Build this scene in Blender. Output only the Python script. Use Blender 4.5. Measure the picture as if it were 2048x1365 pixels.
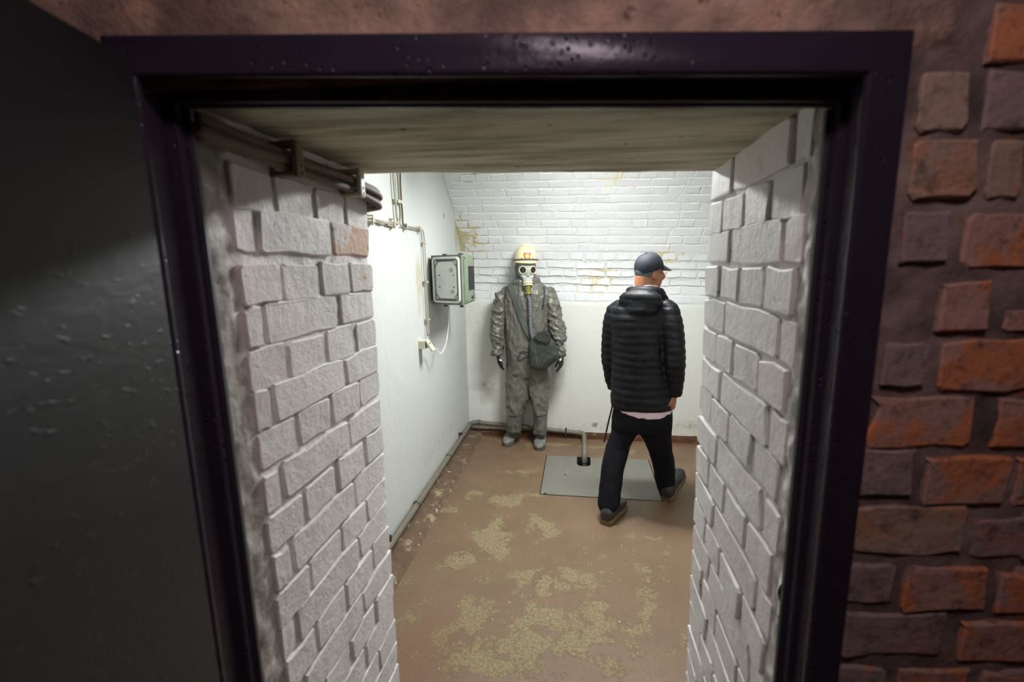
import bpy, bmesh, math, random
import numpy as np
from mathutils import Vector, Matrix

for o in list(bpy.data.objects): bpy.data.objects.remove(o)
SC = bpy.context.scene
COL = SC.collection
rnd = random.Random(7)

# ------------------------------------------------------------------ camera
F, CX, CY = 910.0, 1024.0, 682.5          # focal length in pixels of the 2048x1365 frame (16 mm lens)
CAM = np.array([0.0, 0.0, 1.65])
def _n(v): v = np.array(v, float); return v/np.linalg.norm(v)
_yc = _n([(1160-CX)/F, -(527-CY)/F, -1]); _up = -_n([(1122-CX)/F, -(6000-CY)/F, -1])
_zc = _n(_up-_yc*_up.dot(_yc)); _xc = np.cross(_yc, _zc)
ROT = np.stack([_xc, _yc, _zc])           # camera to world
cd = bpy.data.cameras.new('camera'); cam = bpy.data.objects.new('camera', cd); COL.objects.link(cam)
cd.sensor_width = 36; cd.lens = F/2048*36; cd.clip_start = 0.02
cd.dof.use_dof = True; cd.dof.focus_distance = 3.6; cd.dof.aperture_fstop = 3.2
cam.matrix_world = Matrix.Translation(CAM) @ Matrix(ROT.tolist()).to_4x4()
SC.camera = cam

# ------------------------------------------------------------------ world and exposure
w = bpy.data.worlds.new('world'); SC.world = w; w.use_nodes = True
w.node_tree.nodes['Background'].inputs[0].default_value = (0.01, 0.01, 0.012, 1)
w.node_tree.nodes['Background'].inputs[1].default_value = 0.2
vs = SC.view_settings
vs.view_transform = 'Standard'; vs.look = 'None'; vs.gamma = 1; vs.use_curve_mapping = False
vs.exposure = 0.0
SC.cycles.max_bounces = 6; SC.cycles.diffuse_bounces = 5; SC.cycles.glossy_bounces = 3; SC.cycles.transmission_bounces = 2
ROOM_LAMP = 340.0          # emission strength of the opal diffuser in the room
CORRIDOR_LAMP = 44.0       # emission strength of the bulkhead lamp in the corridor
ROOM_COLOUR = (0.975, 1.0, 1.0, 1)
CORRIDOR_COLOUR = (1.0, 0.79, 0.86, 1)

# ------------------------------------------------------------------ picking points
def ray(px, py): return ROT @ np.array([(px-CX)/F, -(py-CY)/F, -1])
def on_plane(px, py, p0, nr):
    r = ray(px, py); nr = np.array(nr, float)
    return CAM + r*(nr.dot(np.array(p0, float)-CAM))/nr.dot(r)
def on_x(px, py, x): return on_plane(px, py, (x, 0, 0), (1, 0, 0))
def on_y(px, py, y): return on_plane(px, py, (0, y, 0), (0, 1, 0))
def on_z(px, py, z): return on_plane(px, py, (0, 0, z), (0, 0, 1))
SK = math.radians(6.4)                     # the door wall stands askew to the room
NW = np.array([-math.sin(SK), math.cos(SK), 0]); TW = np.array([math.cos(SK), math.sin(SK), 0])
def wl(s, c, z): return TW*s + NW*c + np.array([0, 0, z])   # door wall coordinates: along, through, up
def y_at(x, c): return (c + math.sin(SK)*x)/math.cos(SK)

# ------------------------------------------------------------------ noise (numpy)
_perm = np.random.RandomState(3).permutation(256); _perm = np.concatenate([_perm, _perm, _perm])
_grad = np.random.RandomState(5).normal(size=(256, 3)); _grad /= np.linalg.norm(_grad, axis=1)[:, None]
def perlin(p):
    p = np.asarray(p, float); i = np.floor(p).astype(int); f = p-i; i &= 255
    u = f*f*f*(f*(f*6-15)+10); out = 0
    for dx in (0, 1):
        for dy in (0, 1):
            for dz in (0, 1):
                h = _perm[_perm[_perm[i[:, 0]+dx]+i[:, 1]+dy]+i[:, 2]+dz]
                d = (_grad[h]*(f-np.array([dx, dy, dz]))).sum(1)
                out = out + d*(u[:, 0] if dx else 1-u[:, 0])*(u[:, 1] if dy else 1-u[:, 1])*(u[:, 2] if dz else 1-u[:, 2])
    return out*1.6
def fbm(p, octv=4, lac=2.1, gain=0.5):
    p = np.asarray(p, float); a = 1; s = 0; t = 0
    for k in range(octv):
        s = s + a*perlin(p+k*17.3); t += a; a *= gain; p = p*lac
    return s/t
def ridge(p, octv=3): 
    p = np.asarray(p, float); a = 1; s = 0; t = 0
    for k in range(octv):
        s = s + a*(1-2*np.abs(perlin(p+k*9.7))); t += a; a *= 0.5; p = p*2.0
    return s/t

# ------------------------------------------------------------------ materials
class NT:
    def __init__(s, name):
        s.m = bpy.data.materials.new(name); s.m.use_nodes = True
        s.t = s.m.node_tree; s.b = s.t.nodes['Principled BSDF']
        s.pos = s.t.nodes.new('ShaderNodeNewGeometry').outputs['Position']
    def new(s, k, **kw):
        n = s.t.nodes.new(k)
        for a, v in kw.items(): setattr(n, a, v)
        return n
    def put(s, sock, v):
        if hasattr(v, 'is_output') or isinstance(v, bpy.types.NodeSocket): s.t.links.new(v, sock)
        elif isinstance(v, (tuple, list)) and len(v) == 3 and sock.type == 'RGBA': sock.default_value = (*v, 1)
        else: sock.default_value = v
    def noise(s, scale, detail=4, rough=0.55, dist=0.0, vec=None, stretch=None):
        n = s.new('ShaderNodeTexNoise'); v = s.pos if vec is None else vec
        if stretch:
            mp = s.new('ShaderNodeMapping'); s.put(mp.inputs['Vector'], v); mp.inputs['Scale'].default_value = stretch; v = mp.outputs[0]
        s.put(n.inputs['Vector'], v)
        n.inputs['Scale'].default_value = scale; n.inputs['Detail'].default_value = detail
        n.inputs['Roughness'].default_value = rough; n.inputs['Distortion'].default_value = dist
        return n.outputs['Fac']
    def vor(s, scale, feature='F1', out='Distance', vec=None):
        n = s.new('ShaderNodeTexVoronoi', feature=feature); s.put(n.inputs['Vector'], s.pos if vec is None else vec)
        n.inputs['Scale'].default_value = scale; return n.outputs[out]
    def step(s, v, lo, hi):                      # smooth ramp 0..1 between lo and hi
        n = s.new('ShaderNodeMapRange', interpolation_type='SMOOTHSTEP'); s.put(n.inputs[0], v)
        n.inputs[1].default_value = lo; n.inputs[2].default_value = hi; return n.outputs[0]
    def math(s, op, a, b=0.0):
        n = s.new('ShaderNodeMath', operation=op); s.put(n.inputs[0], a); s.put(n.inputs[1], b); return n.outputs[0]
    def mix(s, fac, a, b):
        n = s.new('ShaderNodeMix', data_type='RGBA'); s.put(n.inputs[0], fac); s.put(n.inputs[6], a); s.put(n.inputs[7], b); return n.outputs[2]
    def attr(s, name): return s.new('ShaderNodeAttribute', attribute_name=name).outputs['Fac']
    def rand(s): return s.new('ShaderNodeObjectInfo').outputs['Random']
    def axis(s, k):
        n = s.new('ShaderNodeSeparateXYZ'); s.t.links.new(s.pos, n.inputs[0]); return n.outputs[k]
    def bump(s, h, strength=0.5, dist=0.01, prev=None):
        n = s.new('ShaderNodeBump'); n.inputs['Strength'].default_value = strength; n.inputs['Distance'].default_value = dist
        s.put(n.inputs['Height'], h)
        if prev is not None: s.put(n.inputs['Normal'], prev)
        return n.outputs[0]
    def done(s, col, rough=0.6, bump=None, metal=0.0, spec=0.5):
        s.put(s.b.inputs['Base Color'], col); s.put(s.b.inputs['Roughness'], rough)
        s.b.inputs['Metallic'].default_value = metal; s.b.inputs['Specular IOR Level'].default_value = spec
        if bump is not None: s.put(s.b.inputs['Normal'], bump)
        return s.m
def sr(r, g, b):                                  # sRGB 0..255 to linear
    f = lambda c: (c/255/12.92) if c/255 <= 0.04045 else ((c/255+0.055)/1.055)**2.4
    return (f(r), f(g), f(b))
MAT = {}
def simple(name, col, rough=0.5, metal=0.0, spec=0.5, bs=0.0, scale=80, var=0.12):
    t = NT(name); n = t.noise(scale*0.3, 3)
    c2 = tuple(max(0, c*(1-var*2)) for c in col)
    MAT[name] = t.done(t.mix(n, c2, tuple(c*(1+var) for c in col)), rough, t.bump(t.noise(scale), bs, 0.003) if bs else None, metal, spec)
    return MAT[name]

def m_paint(name, base, grime=(0.16, 0.14, 0.10), spots=0.0, blobs=()):
    t = NT(name); n1 = t.noise(6, 4); n2 = t.noise(35, 5); r = t.rand()
    c = t.mix(n1, tuple(x*0.86 for x in base), tuple(min(1, x*1.06) for x in base))
    c = t.mix(t.math('MULTIPLY', r, 0.25), c, tuple(x*0.78 for x in base))
    sp = t.step(t.noise(30, 6, 0.75), 0.63, 0.69)
    c = t.mix(t.math('MULTIPLY', sp, 0.5), c, grime)
    c = t.mix(t.math('MULTIPLY', t.step(t.noise(12, 6, 0.7), 0.54, 0.70), 0.22), c, grime)
    if spots:
        ob = t.math('MULTIPLY', t.step(t.noise(9, 5, 0.6), 0.70-spots*0.3, 0.735-spots*0.3), 0.85)
        c = t.mix(ob, c, (0.42, 0.17, 0.07))
    for (p, rad, col, lo) in blobs:             # weathered patches
        d = t.new('ShaderNodeVectorMath', operation='DISTANCE'); t.put(d.inputs[0], t.pos); d.inputs[1].default_value = p
        k = t.math('SUBTRACT', t.math('ADD', 1.0, t.math('MULTIPLY', t.math('SUBTRACT', t.noise(16, 6, 0.72), 0.5), 2.2)), t.math('DIVIDE', d.outputs['Value'], rad))
        c = t.mix(t.math('MULTIPLY', t.step(k, lo, lo+0.35), 0.75), c, col)
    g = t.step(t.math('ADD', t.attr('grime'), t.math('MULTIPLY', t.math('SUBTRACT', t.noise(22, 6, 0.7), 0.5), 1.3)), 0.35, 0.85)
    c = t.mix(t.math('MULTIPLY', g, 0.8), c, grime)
    b = t.bump(t.noise(16, 4, 0.6), 0.6, 0.008); b = t.bump(t.noise(85, 6, 0.7), 0.55, 0.004, b)
    pit = t.step(t.noise(48, 4, 0.7), 0.30, 0.38)
    b = t.bump(pit, 0.45, 0.004, b)
    MAT[name] = t.done(c, 0.62, b, spec=0.35)
m_paint('jamb_paint', sr(226, 222, 220))
m_paint('jamb_paint_worn', sr(224, 218, 214), spots=0.10)
m_paint('jamb_mortar', sr(230, 226, 222), grime=(0.15, 0.13, 0.095))
BACK_WEAR = [((-1.02, 3.98, 1.86), 0.22, sr(176, 162, 100), 0.35), ((0.15, 4.2, 1.50), 0.30, sr(205, 186, 134), 0.75),
             ((0.70, 4.17, 1.70), 0.30, sr(205, 190, 140), 0.80), ((0.25, 3.65, 2.30), 0.32, sr(214, 202, 160), 0.80), ((-0.85, 3.6, 2.3), 0.12, sr(150, 140, 110), 0.75)]
m_paint('back_paint', sr(226, 228, 228), grime=(0.45, 0.38, 0.22), blobs=BACK_WEAR)
m_paint('back_joint', sr(223, 225, 225), grime=(0.45, 0.38, 0.22), blobs=[(p, r*1.25, c, l-0.3) for p, r, c, l in BACK_WEAR])

def m_exposed(name):
    t = NT(name); n = t.step(t.noise(12, 4), 0.42, 0.5)
    c = t.mix(n, sr(214, 206, 200), sr(208, 174, 154)); c = t.mix(t.step(t.noise(40, 4), 0.58, 0.66), c, sr(150, 140, 125))
    MAT[name] = t.done(c, 0.8, t.bump(t.noise(70, 5), 0.5, 0.005))
m_exposed('exposed_brick')

def m_redbrick(name, core, film, amount):
    t = NT(name); r = t.rand()
    off = t.math('MULTIPLY', r, 40.0)
    vm = t.new('ShaderNodeVectorMath', operation='ADD'); t.put(vm.inputs[0], t.pos)
    cmb = t.new('ShaderNodeCombineXYZ'); t.put(cmb.inputs[1], off); t.t.links.new(cmb.outputs[0], vm.inputs[1])
    n = t.noise(13, 3, 0.6, 0.6, vec=vm.outputs[0])
    c = t.mix(t.step(n, amount-0.06, amount+0.07), core, film)
    c = t.mix(t.step(t.noise(42, 6, 0.75, vec=vm.outputs[0]), 0.50, 0.68), c, tuple(x*0.45 for x in film)); c = t.mix(t.math('MULTIPLY', t.step(t.noise(30, 5, 0.7), 0.60, 0.70), 0.6), c, tuple(min(1, x*1.35) for x in film))
    b = t.bump(t.noise(25, 5), 0.7, 0.008); b = t.bump(t.noise(130, 5, 0.7), 0.7, 0.003, b)
    MAT[name] = t.done(c, 0.88, b, spec=0.2)
m_redbrick('red_brick', (0.72, 0.27, 0.12), (0.54, 0.32, 0.255), 0.47)
m_redbrick('mauve_brick', (0.50, 0.26, 0.19), (0.37, 0.275, 0.255), 0.40)
m_redbrick('tan_brick', (0.54, 0.29, 0.18), (0.46, 0.335, 0.25), 0.42)

t = NT('red_mortar'); n = t.noise(9, 5, 0.65)
c = t.mix(t.step(n, 0.3, 0.7), (0.10, 0.078, 0.072), (0.34, 0.255, 0.22)); c = t.mix(t.step(t.noise(24, 4), 0.62, 0.72), c, (0.33, 0.15, 0.07))
MAT['red_mortar'] = t.done(c, 0.85, t.bump(t.noise(70, 6, 0.7), 0.6, 0.006), spec=0.2)
t = NT('lintel_plaster'); n = t.noise(7, 5, 0.65)
c = t.mix(t.step(n, 0.30, 0.70), (0.20, 0.135, 0.105), (0.62, 0.43, 0.32)); c = t.mix(t.math('MULTIPLY', t.step(t.noise(14, 5, 0.7), 0.52, 0.66), 0.6), c, (0.56, 0.30, 0.19)); c = t.mix(t.step(t.noise(34, 5, 0.7), 0.62, 0.70), c, (0.14, 0.08, 0.06))
c = t.mix(t.math('MULTIPLY', t.step(t.noise(5, 3), 0.55, 0.7), 0.5), c, (0.20, 0.14, 0.13))
MAT['lintel_plaster'] = t.done(c, 0.75, t.bump(t.noise(40, 6, 0.7), 0.9, 0.008), spec=0.25)

t = NT('concrete_soffit'); n = t.noise(10, 5, 0.6, stretch=(0.35, 2.2, 2)); fine = t.step(t.noise(26, 6, 0.75, stretch=(0.3, 2.0, 1)), 0.60, 0.70)
c = t.mix(t.step(n, 0.3, 0.7), sr(150, 143, 122), sr(206, 200, 180)); c = t.mix(t.math('MULTIPLY', fine, 0.85), c, sr(88, 80, 58))
c = t.mix(t.math('MULTIPLY', t.step(t.vor(14), 0.10, 0.05), 0.8), c, sr(80, 72, 55))
MAT['soffit'] = t.done(c, 0.8, t.bump(t.noise(40, 6, 0.7, stretch=(0.35, 1.6, 1)), 0.45, 0.006), spec=0.2)

def m_plaster(name, base):
    t = NT(name); n = t.noise(2.2, 4); c = t.mix(n, tuple(x*0.93 for x in base), base)
    st = t.math('ADD', t.attr('stain'), t.math('MULTIPLY', t.math('SUBTRACT', t.noise(16, 6, 0.7), 0.5), 0.9))
    c = t.mix(t.math('MULTIPLY', t.step(st, 0.25, 0.95), 0.62), c, sr(166, 148, 92))
    drip = t.step(t.noise(5, 4, 0.6, stretch=(3, 3, 0.18)), 0.60, 0.80)
    c = t.mix(t.math('MULTIPLY', drip, 0.18), c, sr(180, 172, 130))
    dk = t.math('ADD', t.attr('dirt'), t.math('MULTIPLY', t.math('SUBTRACT', t.noise(26, 6, 0.72), 0.5), 1.2))
    c = t.mix(t.math('MULTIPLY', t.step(dk, 0.35, 0.9), 0.8), c, sr(92, 80, 58))
    spk = t.step(t.vor(9), 0.035, 0.02); low = t.step(t.axis(2), 1.3, 0.1)
    c = t.mix(t.math('MULTIPLY', t.math('MULTIPLY', spk, low), 0.8), c, sr(85, 75, 60))
    b = t.bump(t.noise(9, 4), 0.25, 0.01); b = t.bump(t.noise(90, 5, 0.6), 0.3, 0.0025, b)
    MAT[name] = t.done(c, 0.7, b, spec=0.3)
m_plaster('plaster_left', sr(196, 199, 195))
m_plaster('plaster_back', sr(217, 217, 210))
m_plaster('back_mortar', sr(232, 234, 233))

t = NT('floor_paint')
wear = t.math('ADD', t.attr('wear'), t.math('MULTIPLY', t.math('SUBTRACT', t.noise(7, 9, 0.72), 0.5), 3.2))
wear2 = t.math('ADD', wear, t.math('MULTIPLY', t.math('SUBTRACT', t.noise(42, 5, 0.72), 0.5), 0.9))
paint = t.mix(t.noise(3.5, 6, 0.65), sr(96, 77, 59), sr(131, 107, 86))
paint = t.mix(t.math('MULTIPLY', t.step(t.noise(55, 5, 0.75), 0.52, 0.66), 0.7), paint, sr(112, 94, 66))
paint = t.mix(t.math('MULTIPLY', t.step(t.noise(14, 5, 0.7), 0.55, 0.72), 0.45), paint, sr(88, 66, 48))
bare = t.mix(t.step(t.noise(75, 6, 0.8), 0.32, 0.68), sr(98, 86, 60), sr(150, 137, 104))
k = t.step(wear2, 0.46, 0.58)
c = t.mix(t.math('MULTIPLY', k, 0.9), paint, bare)
edge = t.math('MULTIPLY', t.step(wear2, 0.42, 0.49), t.step(wear2, 0.56, 0.50))
c = t.mix(t.math('MULTIPLY', edge, 0.30), c, sr(72, 54, 36))
c = t.mix(t.math('MULTIPLY', t.step(t.noise(95, 4, 0.7), 0.60, 0.70), 0.5), c, sr(66, 52, 34))
c = t.mix(t.math('MULTIPLY', t.step(t.noise(34, 3, 0.6), 0.70, 0.735), 0.75), c, sr(198, 180, 142))
c = t.mix(t.math('MULTIPLY', t.attr('rust'), 0.75), c, sr(104, 54, 28))
b = t.bump(t.math('MULTIPLY', k, -1.0), 0.4, 0.0025); b = t.bump(t.noise(65, 6, 0.75), 0.5, 0.004, b)
MAT['floor_paint'] = t.done(c, t.math('ADD', 0.42, t.math('MULTIPLY', k, 0.3)), b, spec=0.3)

t = NT('skirting'); n = t.noise(16, 6, 0.7)
c = t.mix(n, sr(70, 56, 44), sr(124, 104, 84)); c = t.mix(t.step(t.noise(11, 5, 0.7), 0.54, 0.66), c, sr(150, 138, 108))
c = t.mix(t.step(t.noise(30, 4), 0.64, 0.72), c, sr(200, 196, 186))
MAT['skirting'] = t.done(c, 0.8, t.bump(t.noise(40, 6, 0.7), 0.6, 0.008), spec=0.2)
t = NT('rust_skirting'); n = t.noise(12, 6, 0.7)
c = t.mix(n, sr(58, 40, 30), sr(104, 70, 48)); c = t.mix(t.step(t.noise(25, 5), 0.6, 0.7), c, sr(120, 108, 80))
MAT['rust_skirting'] = t.done(c, 0.8, t.bump(t.noise(40, 6, 0.7), 0.6, 0.008), spec=0.2)

t = NT('frame_paint')
pit = t.step(t.vor(95), 0.10, 0.30)
gate = t.step(t.noise(10, 3), 0.45, 0.6)
h = t.math('MULTIPLY', t.math('SUBTRACT', 1.0, pit), gate)
b = t.bump(t.math('MULTIPLY', h, -1.0), 0.55, 0.003); b = t.bump(t.noise(45, 3), 0.22, 0.004, b)
MAT['frame_paint'] = t.done(t.mix(t.noise(20, 4), (0.029, 0.022, 0.034), (0.040, 0.032, 0.047)), 0.29, b, spec=0.25)
t = NT('door_paint')
b = t.bump(t.noise(24, 4, 0.55, 0.6, stretch=(1, 1, 1.6)), 0.16, 0.006); b = t.bump(t.step(t.noise(75, 2, stretch=(0.6, 0.6, 1.5)), 0.62, 0.74), 0.25, 0.003, b)
MAT['door_paint'] = t.done(t.mix(t.noise(3, 4), (0.010, 0.010, 0.011), (0.015, 0.015, 0.017)), 0.48, b, spec=0.34)
simple('rubber_seal', (0.045, 0.047, 0.052), 0.5)
simple('dark_metal', (0.02, 0.02, 0.02), 0.4)
simple('corridor_wall', (0.22, 0.12, 0.09), 0.8, bs=0.3)
simple('corridor_floor', (0.09, 0.07, 0.06), 0.7, bs=0.3)

# ------------------------------------------------------------------ mesh helpers
class MB:
    """collects polygons and links them as one mesh object"""
    def __init__(s): s.v = []; s.f = []
    def add(s, verts, faces):
        k = len(s.v); s.v += [tuple(map(float, p)) for p in verts]; s.f += [tuple(i+k for i in f) for f in faces]; return s
    def box(s, lo, hi, m=None):
        x0, y0, z0 = lo; x1, y1, z1 = hi
        v = [(x0,y0,z0),(x1,y0,z0),(x1,y1,z0),(x0,y1,z0),(x0,y0,z1),(x1,y0,z1),(x1,y1,z1),(x0,y1,z1)]
        if m is not None: v = [tuple(m @ Vector(p)) for p in v]
        return s.add(v, [(0,3,2,1),(4,5,6,7),(0,1,5,4),(1,2,6,5),(2,3,7,6),(3,0,4,7)])
    def bevbox(s, lo, hi, r, m=None):
        bm = bmesh.new(); bmesh.ops.create_cube(bm, size=1)
        for v in bm.verts:
            v.co = Vector([(lo[k]+hi[k])/2+v.co[k]*(hi[k]-lo[k]) for k in range(3)])
        bmesh.ops.bevel(bm, geom=bm.edges[:], offset=r, segments=2, affect='EDGES', profile=0.6)
        bm.verts.index_update()
        v = [tuple(m @ p.co) if m is not None else tuple(p.co) for p in bm.verts]
        s.add(v, [tuple(q.index for q in f.verts) for f in bm.faces]); bm.free(); return s
    def tube(s, pts, r, n=10, cap=True):
        pts = [np.array(p, float) for p in pts]; R = r if hasattr(r, '__len__') else [r]*len(pts)
        k0 = len(s.v); up = np.array([0.123, 0.2, 0.97]); prev = None
        for i, p in enumerate(pts):
            d = _n(pts[min(i+1, len(pts)-1)]-pts[max(i-1, 0)])
            if prev is None:
                a = np.cross(d, up)
                if np.linalg.norm(a) < 0.1: a = np.cross(d, [1, 0, 0])
                a = _n(a)
            else: a = _n(prev-d*prev.dot(d))
            prev = a; b = np.cross(d, a)
            s.v += [tuple(p+R[i]*(a*math.cos(2*math.pi*j/n)+b*math.sin(2*math.pi*j/n))) for j in range(n)]
        for i in range(len(pts)-1):
            for j in range(n):
                s.f.append((k0+i*n+j, k0+i*n+(j+1) % n, k0+(i+1)*n+(j+1) % n, k0+(i+1)*n+j))
        if cap:
            s.f.append(tuple(k0+j for j in range(n))[::-1]); k1 = k0+(len(pts)-1)*n; s.f.append(tuple(k1+j for j in range(n)))
        return s
    def lathe(s, prof, o=(0,0,0), ax=(0,0,1), n=20):      # prof: (radius, height)
        ax = _n(ax); a = np.cross(ax, [0.3, 0.9, 0.2] if abs(ax[1]) < 0.8 else [1, 0, 0]); a = _n(a); b = np.cross(ax, a); o = np.array(o, float); k0 = len(s.v)
        for r, h in prof:
            s.v += [tuple(o+ax*h+max(r, 1e-5)*(a*math.cos(2*math.pi*j/n)+b*math.sin(2*math.pi*j/n))) for j in range(n)]
        for i in range(len(prof)-1):
            for j in range(n): s.f.append((k0+i*n+j, k0+i*n+(j+1) % n, k0+(i+1)*n+(j+1) % n, k0+(i+1)*n+j))
        s.f.append(tuple(k0+j for j in range(n))[::-1]); k1 = k0+(len(prof)-1)*n; s.f.append(tuple(k1+j for j in range(n)))
        return s
    def loft(s, rings, cap=True):
        n = len(rings[0]); k0 = len(s.v)
        for r in rings: s.v += [tuple(map(float, p)) for p in r]
        for i in range(len(rings)-1):
            for j in range(n): s.f.append((k0+i*n+j, k0+i*n+(j+1) % n, k0+(i+1)*n+(j+1) % n, k0+(i+1)*n+j))
        if cap: s.f.append(tuple(k0+j for j in range(n))[::-1]); k1 = k0+(len(rings)-1)*n; s.f.append(tuple(k1+j for j in range(n)))
        return s
    def prism(s, poly, lo, hi, fn):                          # poly of 2-d points, fn(u, v, h) -> 3-d
        n = len(poly); v = [fn(u, q, lo) for u, q in poly]+[fn(u, q, hi) for u, q in poly]
        return s.add(v, [tuple(range(n))[::-1], tuple(range(n, 2*n))]+[(i, (i+1) % n, n+(i+1) % n, n+i) for i in range(n)])
    def build(s, name, mat, parent=None, smooth=False, origin=None):
        me = bpy.data.meshes.new(name)
        o = np.zeros(3) if origin is None else np.array(origin, float)
        me.from_pydata([tuple(np.array(p)-o) for p in s.v] if origin is not None else s.v, [], s.f); me.update()
        bm = bmesh.new(); bm.from_mesh(me); bmesh.ops.recalc_face_normals(bm, faces=bm.faces); bm.to_mesh(me); bm.free()
        return link(name, me, mat, parent, smooth, o)
def wloc(o):
    v = Vector((0, 0, 0))
    while o is not None: v = v+o.location; o = o.parent
    return v
def link(name, me, mat, parent=None, smooth=False, loc=(0,0,0)):
    ob = bpy.data.objects.new(name, me); COL.objects.link(ob)
    if mat is not None and not me.materials: me.materials.append(MAT[mat])
    if smooth:
        me.polygons.foreach_set('use_smooth', [True]*len(me.polygons))
        if smooth != True:
            me.set_sharp_from_angle(angle=math.radians(smooth))
    if parent is not None:
        ob.parent = parent; ob.location = Vector(loc)-wloc(parent)
    else: ob.location = loc
    return ob
def tag(o, label=None, cat=None, group=None, kind=None):
    if label: o['label'] = label
    if cat: o['category'] = cat
    if group: o['group'] = group
    if kind: o['kind'] = kind
    return o
def thing(name, label, cat, loc=(0,0,0), group=None):
    o = bpy.data.objects.new(name, None); o.empty_display_size = 0.05; COL.objects.link(o); o.location = Vector(loc)
    return tag(o, label, cat, group)
def struct(o, label): return tag(o, label, None, None, 'structure')
def grid(us, vs_, fn):
    """regular grid surface, fn takes arrays of u and v and gives n x 3 points"""
    U, V = np.meshgrid(us, vs_, indexing='ij'); P = fn(U.ravel(), V.ravel()); nu, nv = len(us), len(vs_)
    idx = np.arange(nu*nv).reshape(nu, nv)
    f = np.stack([idx[:-1, :-1], idx[1:, :-1], idx[1:, 1:], idx[:-1, 1:]], -1).reshape(-1, 4)
    return P, f
def arr_mesh(name, P, f):
    me = bpy.data.meshes.new(name); me.from_pydata(P.tolist(), [], f.tolist()); me.update(); return me
def set_attr(me, name, val):
    a = me.attributes.new(name, 'FLOAT', 'POINT'); a.data.foreach_set('value', np.clip(np.asarray(val, float), -5, 5).astype(np.float32))
def blob(x, y, cx, cy, rx, ry, rot=0.0):
    c, s_ = math.cos(rot), math.sin(rot); dx, dy = x-cx, y-cy
    d = np.sqrt(((dx*c+dy*s_)/rx)**2+((-dx*s_+dy*c)/ry)**2)
    return np.clip(1.5-d, 0, 1)

# ------------------------------------------------------------------ bricks
def brick_mesh(name, w, h, d, seed, jag, ch=0.006, back=0.04):
    r = random.Random(seed); j = lambda: r.uniform(-jag, jag)
    rc = 0.0032 if jag > 0.004 else 0.006
    nx = 3 if w > 0.12 else 2
    pts = []
    xs = [(-w/2+rc)+(w-2*rc)*i/nx for i in range(nx+1)]
    pts += [(x, -h/2) for x in xs]+[(w/2, -h/2+rc), (w/2, h/2-rc)]+[(x, h/2) for x in xs[::-1]]+[(-w/2, h/2-rc), (-w/2, -h/2+rc)]
    pts = [(x+j(), z+j()) for x, z in pts]; n = len(pts)
    if r.random() < 0.45:                     # a chipped corner
        k = r.randrange(n); x, z = pts[k]; q = r.uniform(0.75, 0.92); l_ = math.hypot(x, z); e_ = min((1-q)*l_, 0.010); pts[k] = (x*(1-e_/l_), z*(1-e_/l_))
    ins = lambda x, z: (x*(1-2*ch/w), z*(1-2*ch/h))
    v = [(x, -back, z) for x, z in pts]+[(x, d-ch*0.8, z) for x, z in pts]
    v += [(*ins(x, z), 0) for x, z in pts]
    tl, tr_ = r.uniform(-0.012, 0.012), r.uniform(-0.02, 0.02)
    v = v[:2*n]+[(a, d+a*tl+b*tr_+r.uniform(-0.0006, 0.0006), b) for a, b, _ in v[2*n:]]
    f = []
    for q in (0, 1): f += [(q*n+i, q*n+(i+1) % n, (q+1)*n+(i+1) % n, (q+1)*n+i) for i in range(n)]
    f.append(tuple(range(2*n, 3*n)))
    me = bpy.data.meshes.new(name); me.from_pydata(v, [], f); me.update()
    bm = bmesh.new(); bm.from_mesh(me); bmesh.ops.recalc_face_normals(bm, faces=bm.faces[:]); bm.to_mesh(me); bm.free()
    return me
_bm = {}
def variants(key, w, h, d, jag, n=7, ch=0.006, back=0.04):
    if key not in _bm: _bm[key] = (w, h, [brick_mesh('brick', w, h, d, sum(map(ord, key)) % 99+i*13+1, jag, ch, back) for i in range(n)])
    return _bm[key]
_matmesh = {}
def put_brick(key, size, pos, rot, parent, mat, *args, **kw):
    w0, h0, ms = variants(key, *args, **kw); me = ms[rnd.randrange(len(ms))]
    mk = (me.name, mat)
    if mk not in _matmesh:
        m2 = me.copy(); m2.materials.clear(); m2.materials.append(MAT[mat]); _matmesh[mk] = m2
    o = bpy.data.objects.new('brick', _matmesh[mk]); COL.objects.link(o); o.parent = parent
    o.location = Vector(pos)-wloc(parent); o.rotation_euler = rot; o.scale = (size[0]/w0, 1, size[1]/h0)
    return o

# ================================================================== the setting
XL, XR, YB = -1.07, 2.40, 4.20
JL, JR = -0.524, 0.311                       # faces of the two jambs
C_NEAR, C_FAR = 0.642, 1.153                 # near and far face of the door wall
def zlin(s): return 1.8655-0.0175*s           # underside of the concrete lintel
HX0, HX1, HY0, HY1 = -0.28, 0.585, 3.06, 3.75   # pit under the hatch

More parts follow.
